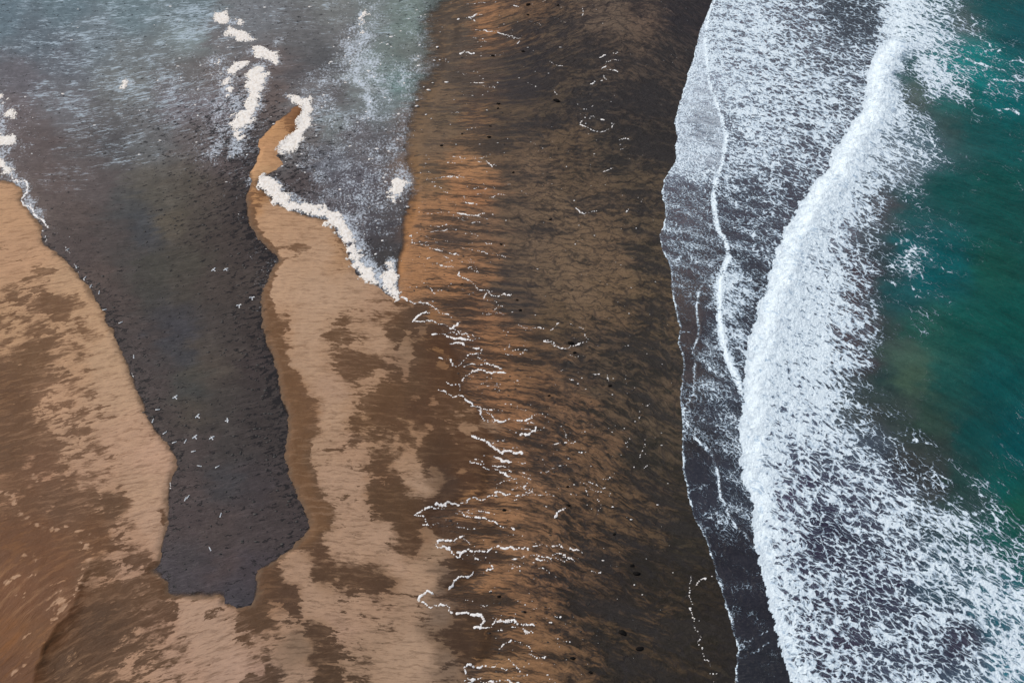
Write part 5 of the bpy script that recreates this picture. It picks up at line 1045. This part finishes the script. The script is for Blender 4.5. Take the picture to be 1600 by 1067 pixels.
LINES = [
    # x,y lists, half width (m), share kept
    ([(18, 268), (20, 283), (40, 283), (43, 292), (43, 300), (33, 310), (38, 322), (47, 320), (52, 332), (60, 341), (70, 347), (75, 356)], .45, .9),
    ([(75, 356), (70, 380), (78, 384)], .25, .6),
    ([(627, 464), (645, 471), (667, 476), (680, 484), (698, 491)], .42, 1), ([(645, 504), (653, 494), (673, 489)], .42, 1), ([(648, 503), (667, 504), (690, 506), (707, 513), (720, 503)], .3, 1),
    ([(707, 513), (730, 524), (740, 529)], .28, .8), ([(675, 524), (690, 523), (703, 528), (737, 531)], .4, .9), ([(703, 538), (720, 536), (737, 543), (753, 546)], .38, 1), ([(753, 546), (750, 553), (733, 556), (725, 564)], .28, .8),
    ([(685, 560), (700, 563), (713, 574), (725, 564), (733, 556)], .3, .95), ([(725, 573), (740, 569), (760, 568), (777, 574), (788, 579)], .28, 1), ([(790, 583), (760, 579), (737, 581), (722, 591), (720, 603), (717, 614)], .35, .95), ([(698, 599), (706, 604), (713, 604)], .3, 1),
    ([(685, 611), (707, 618), (725, 624), (740, 633), (750, 639), (752, 648), (760, 656), (770, 660), (797, 656), (830, 656)], .34, 1), ([(745, 636), (765, 645), (775, 655)], .22, .7),
    ([(737, 682), (753, 690), (770, 698), (780, 709), (797, 706), (818, 712)], .4, 1), ([(737, 682), (745, 683), (757, 686)], .3, 1), ([(735, 724), (753, 728), (780, 736), (800, 746)], .3, 1), ([(735, 722), (745, 720), (755, 727)], .3, 1), ([(773, 714), (786, 719), (800, 719)], .45, .9), ([(770, 728), (785, 728), (800, 735)], .25, .8),
    ([(648, 806), (657, 799), (677, 794), (698, 791), (680, 786), (692, 788), (706, 786), (720, 786)], .32, .95), ([(720, 786), (750, 779), (777, 776), (773, 771), (800, 773), (830, 772)], .24, .85), ([(648, 806), (663, 809), (673, 821)], .24, .85),
    ([(713, 802), (733, 808), (760, 811), (773, 818), (788, 824)], .26, 1), ([(718, 801), (740, 801), (767, 800)], .22, .9), ([(715, 818), (735, 819), (760, 817)], .14, .6),
    ([(725, 837), (710, 843), (693, 844), (678, 848), (683, 855), (697, 856), (705, 864), (715, 871), (722, 865), (733, 861), (753, 861), (770, 856), (800, 856), (830, 858)], .36, 1), ([(697, 858), (712, 862), (722, 866)], .4, .9),
    ([(765, 879), (770, 888), (760, 892), (753, 899)], .3, 1), ([(740, 893), (737, 901), (717, 904), (705, 913), (700, 921)], .42, .9), ([(677, 928), (668, 924), (660, 930), (658, 939), (673, 946), (700, 949), (705, 956), (708, 961), (727, 954), (753, 963), (757, 971), (748, 981), (740, 981)], .36, 1),
    ([(740, 981), (760, 979), (777, 971), (800, 969), (825, 975), (837, 978)], .3, 1), ([(790, 972), (812, 974), (832, 985)], .25, .8), ([(783, 1011), (790, 1003), (800, 1001), (815, 1003)], .32, .8), ([(725, 1044), (733, 1038), (745, 1042), (770, 1044), (793, 1043)], .32, .9), ([(725, 1044), (732, 1058), (728, 1067), (734, 1080)], .34, .9), ([(732, 1062), (760, 1064), (790, 1062), (810, 1066)], .3, .7), ([(795, 1030), (805, 1040), (813, 1048)], .3, .8),
    ([(800, 874), (820, 869), (850, 870), (880, 867), (897, 873)], .24, .85), ([(833, 853), (857, 851), (883, 855), (903, 858), (910, 866)], .24, .9), ([(800, 888), (817, 878), (850, 874), (893, 874)], .26, .75), ([(807, 771), (820, 774), (847, 776)], .26, .5), ([(817, 744), (830, 751)], .24, .8), ([(800, 752), (818, 757), (830, 768)], .22, .6),
    ([(907, 753), (920, 758), (940, 768)], .2, 1), ([(920, 752), (933, 760), (946, 762)], .16, .8), ([(914, 760), (916, 768), (920, 774)], .18, .8), ([(934, 780), (940, 790), (936, 801)], .2, .9), ([(867, 808), (872, 801), (882, 794)], .42, .9), ([(827, 988), (815, 984)], .3, .8), ([(827, 1021), (840, 1027), (853, 1028)], .26, .8), ([(855, 972), (868, 971)], .22, .8),
    ([(1080, 898), (1078, 924), (1080, 951), (1087, 978), (1093, 1004), (1102, 1028), (1110, 1038)], .2, .8), ([(1087, 914), (1100, 903), (1114, 901)], .24, .7), ([(1110, 1051), (1123, 1051)], .24, .8), ([(998, 718), (1002, 711), (1010, 709)], .18, .9), ([(1005, 732), (1010, 728), (1015, 723)], .22, .9), ([(988, 727), (991, 729)], .2, 1),
    ([(860, 516), (870, 509), (893, 503), (913, 503), (918, 509)], .24, .5), ([(850, 534), (867, 539), (875, 543), (887, 543), (903, 538), (917, 531), (913, 521)], .26, .9), ([(850, 533), (862, 532), (867, 540)], .24, .9), ([(810, 508), (827, 513), (850, 513)], .22, .9), ([(888, 554), (900, 557), (917, 556)], .2, .6), ([(877, 579), (885, 575), (900, 576)], .22, .6), ([(882, 591), (910, 590)], .24, .7), ([(927, 584), (940, 586), (950, 586), (952, 596)], .24, .7),
    ([(1017, 629), (1002, 639), (1000, 653), (993, 659)], .16, .85), ([(1008, 686), (1005, 699), (998, 708)], .2, .9), ([(973, 695), (987, 684)], .18, .8), ([(973, 671), (978, 666)], .26, .9), ([(800, 659), (823, 659), (835, 660)], .24, .7), ([(800, 681), (817, 678), (830, 679), (840, 666)], .34, .7), ([(815, 670), (838, 672), (850, 668)], .2, .5), ([(880, 668), (885, 680), (890, 690)], .14, .6), ([(905, 706), (914, 707)], .22, .8),
    ([(917, 133), (930, 127), (950, 127), (945, 118)], .3, .5), ([(935, 112), (967, 110)], .28, .5), ([(940, 108), (947, 97), (967, 92)], .28, .6), ([(937, 90), (952, 84), (967, 82)], .28, .6), ([(903, 163), (913, 173), (925, 165)], .28, .55), ([(907, 192), (917, 182), (930, 182), (947, 190), (960, 193)], .3, .7), ([(960, 193), (953, 202), (937, 205), (920, 200), (907, 192)], .3, .7), ([(968, 218), (976, 215), (982, 218)], .34, .9), ([(910, 10), (911, 25)], .3, .4), ([(943, 268), (950, 265), (957, 262)], .26, .8), ([(900, 325), (908, 332), (917, 332), (937, 328)], .28, .7), ([(977, 333), (982, 327)], .24, .8), ([(1003, 268), (1013, 273)], .24, .6), ([(1000, 293), (997, 310)], .3, .4), ([(966, 234), (975, 233), (982, 220)], .22, .5),
    ([(757, 250), (777, 260)], .24, .8), ([(747, 253), (767, 258), (790, 268)], .2, .6), ([(707, 255), (722, 255)], .24, .8), ([(693, 300), (703, 303)], .32, .9), ([(722, 315), (740, 320)], .28, .8), ([(713, 333), (733, 337), (745, 337), (757, 335)], .34, .9), ([(745, 338), (765, 344)], .22, .6), ([(673, 353), (700, 352)], .26, .7), ([(714, 32), (733, 27), (753, 23)], .4, .6), ([(733, 27), (742, 35)], .4, .7), ([(743, 47), (770, 50), (793, 55), (815, 62)], .3, .8), ([(717, 88), (725, 80), (735, 84), (750, 83)], .42, .7), ([(750, 88), (783, 88)], .3, .5), ([(735, 130), (760, 132), (775, 137)], .26, .5),
    ([(700, 330), (730, 350), (760, 350)], .14, .4), ([(720, 275), (750, 290), (770, 285)], .16, .35), ([(800, 8), (812, 12)], .4, .5), ([(800, 60), (812, 64), (808, 80)], .34, .5), ([(825, 130), (835, 137), (838, 132)], .2, .9), ([(870, 148), (866, 142)], .22, .8),
    ([(640, 369), (650, 363), (667, 368), (677, 374)], .24, .7), ([(643, 369), (643, 379), (655, 384), (667, 384)], .28, .6), ([(673, 363), (693, 361), (712, 358)], .24, .8), ([(672, 388), (687, 391), (720, 399)], .26, .8), ([(687, 414), (694, 417)], .5, 1), ([(694, 417), (710, 416), (733, 419), (750, 428)], .22, .7), ([(723, 388), (750, 394), (787, 401)], .22, .8), ([(717, 425), (717, 431), (730, 436)], .34, .9), ([(730, 436), (743, 449), (760, 458), (775, 461), (800, 461)], .25, .85), ([(755, 468), (762, 458)], .3, .8), ([(757, 468), (770, 471), (783, 479)], .24, .8), ([(767, 486), (777, 489)], .22, .8), ([(735, 405), (742, 420), (750, 430)], .16, .6), ([(660, 380), (690, 376), (720, 378)], .12, .4), ([(760, 492), (790, 490)], .12, .5),
    ([(100, 380), (106, 392), (108, 400)], .18, .7), ([(116, 413), (124, 424), (128, 432), (142, 447)], .16, .6), ([(206, 583), (209, 592)], .18, .9), ([(155, 455), (156, 466)], .16, .7), ([(266, 752), (266, 772)], .14, .5),
    ([(0, 768), (14, 772), (24, 782), (28, 800)], .1, .3),
]


rl = np.random.default_rng(21)
for _ in range(120):
    yy = rl.uniform(-5, 1070)
    xe = np.interp(yy, XB[:, 0], XB[:, 1])
    xx = xe + abs(rl.normal(0, 1)) * 85 + 5
    if xx > 1010 or (yy < 240 and rl.random() < .6):
        continue
    ln_ = rl.uniform(8, 46); sl_ = rl.normal(0.08, 0.3); cv = rl.normal(0, 5)
    LINES.append(([(xx - ln_ / 2, yy - sl_ * ln_ / 2), (xx, yy + cv * ln_ / 46), (xx + ln_ / 2, yy + sl_ * ln_ / 2)], rl.uniform(.10, .24), rl.uniform(.3, .8)))


def resample(line, step):
    seg = np.hypot(*np.diff(line, axis=0).T); s = np.concatenate([[0], np.cumsum(seg)])
    n = max(2, int(s[-1] / step)); t = np.linspace(0, s[-1], n)
    return np.stack([np.interp(t, s, line[:, 0]), np.interp(t, s, line[:, 1])], 1), t


fcells, fpts = [], []
C_keep = C
segs = []
for li, (pl, wd, share_) in enumerate(LINES):
    ln, t = resample(G(pl), 0.25)
    a = np.full(len(ln), li * 13.7)
    ln = ln + np.stack([fbm(t / 1.8, a, 4, 0.6), fbm(t / 1.8 + 50, a, 4, 0.6)], 1) * 0.75 * ss(0, 1.5, t)[:, None]
    wv = wd * (0.85 + 0.8 * fbm(t / 2.4, a + 3, 3)) * 0.52
    gap = fbm(t / 2.2, a + 9, 3)
    wv = np.where(gap < np.interp(share_, [0, .5, 1], [.5, .0, -.6]), -0.3, np.maximum(wv, 0.08))
    # taper the ends
    wv = np.minimum(wv, 0.06 + np.minimum(t, t[-1] - t) * 0.35 + 0.05)
    segs.append((ln, wv))
C = 0.13
objs_cells = []
ALLP = np.vstack([s[0] for s in segs]); ALLW = np.concatenate([s[1] for s in segs])
cells = []
m = int(1.2 / C)
off = np.array([(i, j) for i in range(-m, m + 1) for j in range(-m, m + 1) if i * i + j * j <= m * m])
pc = np.unique(np.floor(ALLP / C).astype(int), axis=0)
cells = np.unique((pc[:, None, :] + off[None]).reshape(-1, 2), axis=0)
# bin the points for a quick nearest search
BS = 1.6
binof = {}
bi = np.floor(ALLP / BS).astype(int)
for n_, (i_, j_) in enumerate(bi):
    binof.setdefault((i_, j_), []).append(n_)


def fn_lines(x, y):
    f = np.full(x.shape, -1.0)
    bx = np.floor(x / BS).astype(int); by = np.floor(y / BS).astype(int)
    kk = bx * 100000 + by
    order = np.argsort(kk, kind='stable'); ks = kk[order]
    st_ = np.flatnonzero(np.r_[True, ks[1:] != ks[:-1]]); en = np.r_[st_[1:], len(ks)]
    for a_, e_ in zip(st_, en):
        ids = order[a_:e_]; ci, cj = bx[ids[0]], by[ids[0]]
        near_ = [n for di in (-1, 0, 1) for dj in (-1, 0, 1) for n in binof.get((ci + di, cj + dj), ())]
        if not near_:
            continue
        p = ALLP[near_]; wv = ALLW[near_]
        d = np.hypot(x[ids][:, None] - p[None, :, 0], y[ids][:, None] - p[None, :, 1])
        f[ids] = (wv[None] - d).max(axis=1)
    return f + 0.11 * fbm(x / 0.8, y / 0.8, 4, 0.6)


o = foam_solid('foam_lines', cells, fn_lines, M_line, height=0.06)
o['kind'] = 'stuff'; o['label'] = 'thin white scribbles of foam left on the wet sand by the last swash'

# ------------------------------------------------------------------ scattered flecks (uncountable)


def scatter(name, label, n, field, zfun, mat, rlo, rhi, box, flat=0.45, seed=1):
    r_ = np.random.default_rng(seed)
    (x0, y0), (x1, y1) = box
    px = r_.uniform(x0, x1, n * 12); py = r_.uniform(y0, y1, n * 12)
    gx, gy = to_ground(px, py)
    f = samp(field, gx, gy) * (0.4 + 1.2 * np.clip(fbm(gx / 4, gy / 4, 3) + 0.4, 0, 1))
    ok = r_.random(len(gx)) < f
    gx, gy = gx[ok][:n], gy[ok][:n]
    m_ = len(gx)
    rr = rlo + (rhi - rlo) * r_.random(m_) ** 3
    # flattened irregular six-sided pebble: 6 ring + top + 6 foot
    k = 6
    an = (np.arange(k) * 2 * np.pi / k)[None] + r_.uniform(0, 6, m_)[:, None]
    rad = rr[:, None] * r_.uniform(0.6, 1.3, (m_, k))
    st_ = r_.uniform(1.0, 2.2, m_)[:, None]
    X_ = gx[:, None] + rad * np.cos(an) * st_; Y_ = gy[:, None] + rad * np.sin(an)
    z0 = zfun(gx, gy)[:, None]
    top = np.stack([gx, gy, z0[:, 0] + rr * flat * 1.2], 1)
    mid = np.stack([gx[:, None] + 0.75 * (X_ - gx[:, None]), gy[:, None] + 0.75 * (Y_ - gy[:, None]), z0 + rr[:, None] * flat + 0 * X_], 2)
    foot = np.stack([X_, Y_, z0 - 0.03 + 0 * X_], 2)
    V = np.concatenate([top[:, None], mid, foot], 1).reshape(-1, 3)
    b0 = (np.arange(m_) * (2 * k + 1))[:, None]
    i = np.arange(k)[None]; j = (i + 1) % k
    q = np.stack([b0 + 1 + i, b0 + 1 + k + i, b0 + 1 + k + j, b0 + 1 + j], 2).reshape(-1, 4)
    i2 = np.arange(0, k, 2)[None]
    q2 = np.stack([b0 + 0 * i2, b0 + 1 + i2, b0 + 1 + (i2 + 1) % k, b0 + 1 + (i2 + 2) % k], 2).reshape(-1, 4)
    me = np_mesh(name, V, np.vstack([q, q2]))
    put_attr(me, 'body', np.full(len(V), 9.0))
    o = link(name, me, mat)
    o['kind'] = 'stuff'; o['label'] = label
    return o


dk = NT('weed_material')
dk.put(dk.bsdf.inputs['Base Color'], dk.mix(dk.noise(dk.pos(), 3, 3), (0.006, 0.005, 0.005), (0.020, 0.016, 0.013)))
dk.bsdf.inputs['Roughness'].default_value = 0.6
F_in = F_spot * ss(-0.5, 1.0, D_lag)
scatter('weed_flecks', 'dark flecks of weed scattered in the shallow channel', 1500, F_in * 0.8, lambda x, y: 0 * x, dk.m, 0.05, 0.24, ((60, 190), (500, 900)), 0.3, 3)
F_band = np.exp(-(D_lag / 1.8) ** 2) * (PX < 520) * (PY > 300) * 0.6
F_fl = np.clip((1 - F_mott * 0.6) * F_flat, 0, 1) * 0.25 + 0.0
scatter('weed_flecks', 'tiny dark flecks of weed washed onto the tidal flat', 500, F_fl * (D_lag < 0) * (D_out < -2), surf_z, dk.m, 0.05, 0.17, ((640, 0), (1080, 1067)), 0.4, 5)
F_w = np.clip(F_speck - 0.2, 0, 1) ** 2 * 1.3 * (D_lag > 0) + 0.006 * (D_lag > 0) * (PY < 300)
scatter('foam_flecks', 'small white flecks of foam drifting on the lagoon', 900, F_w, lambda x, y: 0 * x, M_line, 0.04, 0.26, ((0, 0), (720, 470)), 0.3, 6)
F_wf = (F_flat * (D_lag < 0) * (D_out < -1) * 0.25 * (0.25 + np.exp(-((PX - flat_edge - 40) / 70) ** 2) + 0.5 * np.exp(-((PX - 930) / 60) ** 2)))
scatter('foam_flecks', 'small white flecks of foam stranded on the tidal flat', 420, F_wf, surf_z, M_line, 0.04, 0.14, ((630, 0), (1140, 1067)), 0.4, 8)

# ------------------------------------------------------------------ black rocks on the flat
rk = NT('black_rock_material')
rk.put(rk.bsdf.inputs['Base Color'], rk.mix(rk.noise(rk.pos(), 2.5, 5, 0.7), (0.003, 0.003, 0.003), (0.012, 0.010, 0.009)))
rk.bsdf.inputs['Roughness'].default_value = 0.9; rk.bsdf.inputs['Specular IOR Level'].default_value = 0.1
rk.put(rk.bsdf.inputs['Normal'], rk.bump(rk.noise(rk.pos(), 5, 4), 0.08, 1.0))


def rock(px, py, r, label, group=None, ax_=1.3, seed=0):
    bm = bmesh.new()
    bmesh.ops.create_icosphere(bm, subdivisions=3, radius=1.0)
    rr = np.random.default_rng(seed); ph = rr.uniform(0, 60)
    co = np.array([v.co[:] for v in bm.verts])
    n = fbm(co[:, 0] * 1.4 + ph + co[:, 2], co[:, 1] * 1.4 - ph + co[:, 2] * 0.7, 3)
    sc = 1 + 0.45 * n
    for v, s in zip(bm.verts, sc):
        v.co = (v.co.x * s * r * ax_, v.co.y * s * r * 0.8, v.co.z * s * r * 0.5)
    me = bpy.data.meshes.new('black_rock'); bm.to_mesh(me); bm.free()
    o = link('black_rock', me, rk.m)
    x, y = P1(px, py)
    z = float(surf_z(np.array([x]), np.array([y]))[0])
    o.location = (x, y, z + 0.12 * r); o.rotation_euler = (0, 0, rr.uniform(-0.6, 0.6))
    o['label'] = label; o['category'] = 'rock'
    if group:
        o['group'] = group
    return o


RG = 'black rocks on the tidal flat'
ROCKS = [(779, 163, .55, 'black rock at the upper end of a close pair beside the lagoon edge'), (778, 170, .4, 'smaller black rock just below its twin beside the lagoon edge'),
         (764, 215, .6, 'black rock on streaky brown sand, below the close pair of rocks'), (766, 198, .35, 'small black rock between the close pair and the larger rock below'),
         (690, 228, .5, 'dull black rock at the right edge of the lagoon'), (722, 210, .35, 'small black rock right of the lagoon edge rock'), (770, 88, .55, 'flat black rock right of the orange sand at the top'),
         (825, 8, .75, 'large black rock near the top of the photo beside orange sand'), (872, 9, .5, 'black rock near the top right of the large one beside orange sand'), (825, 24, .5, 'small rock just below the large black rock at the top'),
         (870, 158, .85, 'large black oval rock alone on the smooth dark upper flat'), (817, 81, .55, 'small flat rock beside foam flecks near the upper orange sand'), (860, 343, .4, 'small black rock on the rippled brown middle flat'),
         (802, 270, .45, 'small rock on brown streaks left of the rippled flat'), (892, 536, .75, 'black rock inside the ring of white foam flecks'), (898, 551, .5, 'black rock just below the ring of foam flecks'),
         (813, 485, .5, 'dark rock on the grey band left of the foam ring'), (808, 469, .4, 'smaller dark rock above its neighbour on the grey band'), (953, 602, .45, 'small black rock at the end of a foam trail on the flat'),
         (858, 618, .4, 'small black rock on orange streaks below the foam ring'), (995, 895, .75, 'larger of two black rocks on the dark lower flat'), (988, 883, .5, 'smaller of two black rocks on the dark lower flat'),
         (973, 988, .85, 'largest black rock near the bottom of the dark flat'), (1000, 1013, .7, 'long black rock below and right of the largest bottom rock'), (895, 1028, .55, 'black rock on orange brown sand near the bottom'),
         (923, 1050, .45, 'black rock closest to the bottom edge of the photo'), (888, 789, .45, 'small black rock right of a bright foam fleck on the lower flat'), (820, 956, .35, 'tiny black rock right of the lower foam scribbles'),
         (960, 834, .4, 'small black rock on the lower mottled flat'), (788, 797, .45, 'black rock on orange sand between foam lines'), (780, 932, .45, 'black rock on the round orange sand lobe'), (783, 382, .4, 'small black rock right of the upper orange sand'), (722, 444, .3, 'tiny black rock on bright orange sand by the foam pile'),
         (887, 760, .4, 'dark rock under a small white foam cap')]
for i, (a, b_, r, lab) in enumerate(ROCKS):
    rock(a, b_, r * 0.56, lab, RG, 1.6 if 'long' in lab or 'oval' in lab or 'flat black' in lab else 1.25, i)

# ------------------------------------------------------------------ gulls
fe = NT('white_feather_material'); fe.put(fe.bsdf.inputs['Base Color'], fe.mix(fe.noise(fe.pos(), 9, 3), (0.74, 0.75, 0.76), (0.86, 0.87, 0.88))); fe.bsdf.inputs['Roughness'].default_value = 0.7
gw = NT('grey_wing_material'); gw.put(gw.bsdf.inputs['Base Color'], gw.mix(gw.noise(gw.pos(), 9, 3), (0.50, 0.53, 0.56), (0.66, 0.68, 0.70))); gw.bsdf.inputs['Roughness'].default_value = 0.7
bt = NT('black_tip_material'); bt.put(bt.bsdf.inputs['Base Color'], bt.mix(bt.noise(bt.pos(), 9, 3), (0.02, 0.02, 0.02), (0.05, 0.05, 0.05)))
yb = NT('yellow_beak_material'); yb.put(yb.bsdf.inputs['Base Color'], yb.mix(yb.noise(yb.pos(), 9, 3), (0.6, 0.35, 0.05), (0.7, 0.42, 0.08)))


def tube_mesh(name, rings, seg=12):
    """rings: (x, z, ry, rz) along x"""
    V, F_ = [], []
    for (x, z, ry, rz) in rings:
        for k in range(seg):
            a = 2 * math.pi * k / seg
            V.append((x, ry * math.cos(a), z + rz * math.sin(a)))
    n = len(rings)
    for i in range(n - 1):
        for k in range(seg):
            F_.append((i * seg + k, i * seg + (k + 1) % seg, (i + 1) * seg + (k + 1) % seg, (i + 1) * seg + k))
    F_.append(tuple(range(seg))[::-1]); F_.append(tuple((n - 1) * seg + k for k in range(seg)))
    me = bpy.data.meshes.new(name); me.from_pydata(V, [], F_); me.update()
    return me


def wing_mesh(name, side, st):
    """stations: (span y, lead x, trail x, z, thickness)"""
    V, F_ = [], []
    for (y, xl, xt, z, t) in st:
        c = (xl + xt) / 2
        for (x, dz) in ((xl, 0), (xl * .75 + c * .25, t), (c, t * .9), (xt, 0), (c, -t * .3)):
            V.append((x, side * y, z + dz))
    for i in range(len(st) - 1):
        for k in range(5):
            q = (i * 5 + k, i * 5 + (k + 1) % 5, (i + 1) * 5 + (k + 1) % 5, (i + 1) * 5 + k)
            F_.append(q if side < 0 else q[::-1])
    n = len(st) - 1
    F_.append((0, 1, 2, 3, 4)); F_.append(tuple(n * 5 + k for k in range(5))[::-1])
    me = bpy.data.meshes.new(name); me.from_pydata(V, [], F_); me.update()
    return me


BODY = tube_mesh('body', [(-.30, .02, .015, .012), (-.22, .015, .05, .04), (-.08, 0, .085, .075), (.06, 0, .095, .085), (.18, .01, .07, .065), (.25, .035, .05, .05), (.31, .05, .052, .048), (.36, .05, .035, .035), (.385, .048, .012, .012)])
TAIL = wing_mesh('tail', 1, [(-.03, -.22, -.36, .015, .012), (-.09, -.24, -.44, .015, .008), (-.11, -.30, -.45, .014, .004)])
TAIL = bpy.data.meshes.new('tail'); TAIL.from_pydata([(-.20, -.04, .02), (-.20, .04, .02), (-.44, .12, .015), (-.46, 0, .02), (-.44, -.12, .015), (-.20, -.04, .0), (-.20, .04, .0), (-.44, .12, .005), (-.46, 0, .008), (-.44, -.12, .005)], [],
                                                     [(0, 1, 2, 3, 4), (9, 8, 7, 6, 5), (0, 4, 9, 5), (4, 3, 8, 9), (3, 2, 7, 8), (2, 1, 6, 7), (1, 0, 5, 6)])
BEAK = tube_mesh('beak', [(.375, .045, .014, .013), (.42, .042, .010, .010), (.445, .034, .003, .003)], 8)


def wset(up, fold, side):
    st = [(.05, .16, -.10, .04, .022), (.20, .22, -.08, .04 + up * .5, .020), (.36, .22, -.04, .04 + up, .015), (.52, .14 - fold * .3, -.06 - fold * .3, .04 + up * 1.1, .010)]
    tip = [(.52, .14 - fold * .3, -.06 - fold * .3, .04 + up * 1.1, .010), (.66, .0 - fold * .5, -.10 - fold * .5, .04 + up * 1.05, .006), (.76, -.14 - fold * .7, -.17 - fold * .7, .04 + up, .003)]
    return wing_mesh('wing', side, st), wing_mesh('wing_tip', side, tip)


WINGS = [[wset(u, f, s) for s in (-1, 1)] for u, f in ((.10, .0), (.22, .25), (-.06, .1))]
FOLD = [wing_mesh('wing', s, [(.02, .16, -.16, .085, .01), (.06, .14, -.30, .07, .02), (.095, .08, -.42, .03, .012)]) for s in (-1, 1)]
LEG = tube_mesh('leg', [(0, 0, .008, .008), (.10, 0, .008, .008), (.11, 0, .02, .004)], 6)


def gull(px, py, alt, yaw, pose, label, s=1.0, group=None):
    x, y = P1(px, py, alt + (0.15 if pose == 'stand' else 0))
    r = bpy.data.objects.new('gull', None); col.objects.link(r)
    r.empty_display_size = 0.3
    r.location = (x, y, alt)
    if pose != 'fly':
        z = float(surf_z(np.array([x]), np.array([y]))[0]); r.location.z = max(z, 0.0) + (0.17 if pose == 'stand' else 0.04)
    r.rotation_euler = (rng.uniform(-.25, .25) if pose == 'fly' else 0, 0, R(yaw)); r.scale = (s, s, s)
    r['label'] = label; r['category'] = 'gull'
    if group:
        r['group'] = group
    body = link('body', BODY, fe.m, r); link('beak', BEAK, yb.m, r); link('tail', TAIL, fe.m, r, smooth=False)
    if pose == 'fly':
        W = WINGS[int(rng.integers(0, 3))]
        for a, t in W:
            wo = link('wing', a, gw.m, r); link('wing_tip', t, bt.m, wo)
    else:
        for a in FOLD:
            link('wing', a, gw.m, r)
        if pose == 'stand':
            for sgn in (-1, 1):
                lo = link('leg', LEG, yb.m, r)
                lo.location = (0.0, 0.04 * sgn, -0.05); lo.rotation_euler = (0, R(90), 0)
    return r


FL = 'gulls flying over the channel'
flying = [(334, 422, 'upper left gull of the high pair flying over the dark channel'), (353, 421, 'upper right gull of the high pair flying over the dark channel'),
          (394, 466, 'gull flying near the right bank of the channel, below the high pair'), (374, 478, 'lower left of the two gulls flying near the right channel bank'),
          (274, 621, 'gull flying alone over the middle of the channel near its left bank'), (309, 651, 'gull flying above the level pair, mid channel'),
          (305, 683, 'left gull of the level pair flying low over the channel'), (331, 684, 'right gull of the level pair flying low over the channel'),
          (355, 657, 'greyish gull gliding right of the mid channel gull')]
yaws = [140, 130, 100, 95, 135, 145, 130, 125, 10]
for (a, b_, lab), yw in zip(flying, yaws):
    gull(a, b_, 3.0 + rng.uniform(-1, 2), yw, 'fly', lab, 0.92 if 'greyish' not in lab else .8, FL)
SH = 'gulls resting along the channel shore'
rest = [(106, 390, 40, 'rest', 'topmost resting gull on the left channel shore, just below the foam'), (119, 417, 110, 'rest', 'second resting gull down the left channel shore'), (133, 434, 60, 'rest', 'third resting gull down the left channel shore'),
        (142, 447, 80, 'rest', 'fourth resting gull down the left channel shore'), (155, 457, 90, 'rest', 'resting gull where the left shore turns by the brown notch'), (164, 484, 10, 'rest', 'gull resting against the small sand notch of the left shore'),
        (189, 504, 30, 'rest', 'gull floating a little off the notched left shore'), (209, 557, 100, 'rest', 'lone gull floating halfway down the left channel shore'), (247, 640, 5, 'rest', 'resting gull on the left shore just below the lone flying gull'),
        (239, 657, 80, 'rest', 'pale gull resting on the left shore level with the upper mid channel flyer'), (258, 676, 40, 'rest', 'gull resting by the left shore nearest the flying level pair'), (273, 691, 20, 'rest', 'small gull floating below the level pair, left one'),
        (290, 689, 70, 'rest', 'small gull floating below the level pair, right one'), (303, 705, 15, 'rest', 'gull floating in the channel below the level flying pair'), (311, 728, 170, 'rest', 'gull floating left above the weed specks, lower channel'),
        (340, 729, 30, 'rest', 'gull floating right above the weed specks, lower channel'), (290, 779, 75, 'rest', 'left gull of the tight pair among dark specks, lower channel'), (294, 776, 60, 'rest', 'right gull of the tight pair among dark specks, lower channel'),
        (345, 804, 80, 'rest', 'gull floating right of the tight pair in the lower channel'), (328, 857, 120, 'rest', 'lowest gull, alone near the foot of the dark channel')]
for a, b_, yw, po, lab in rest:
    gull(a, b_, 0.0, yw, po, lab, 0.95, SH)
print('faces', sum(len(o.data.polygons) for o in bpy.data.objects if o.type == 'MESH'))
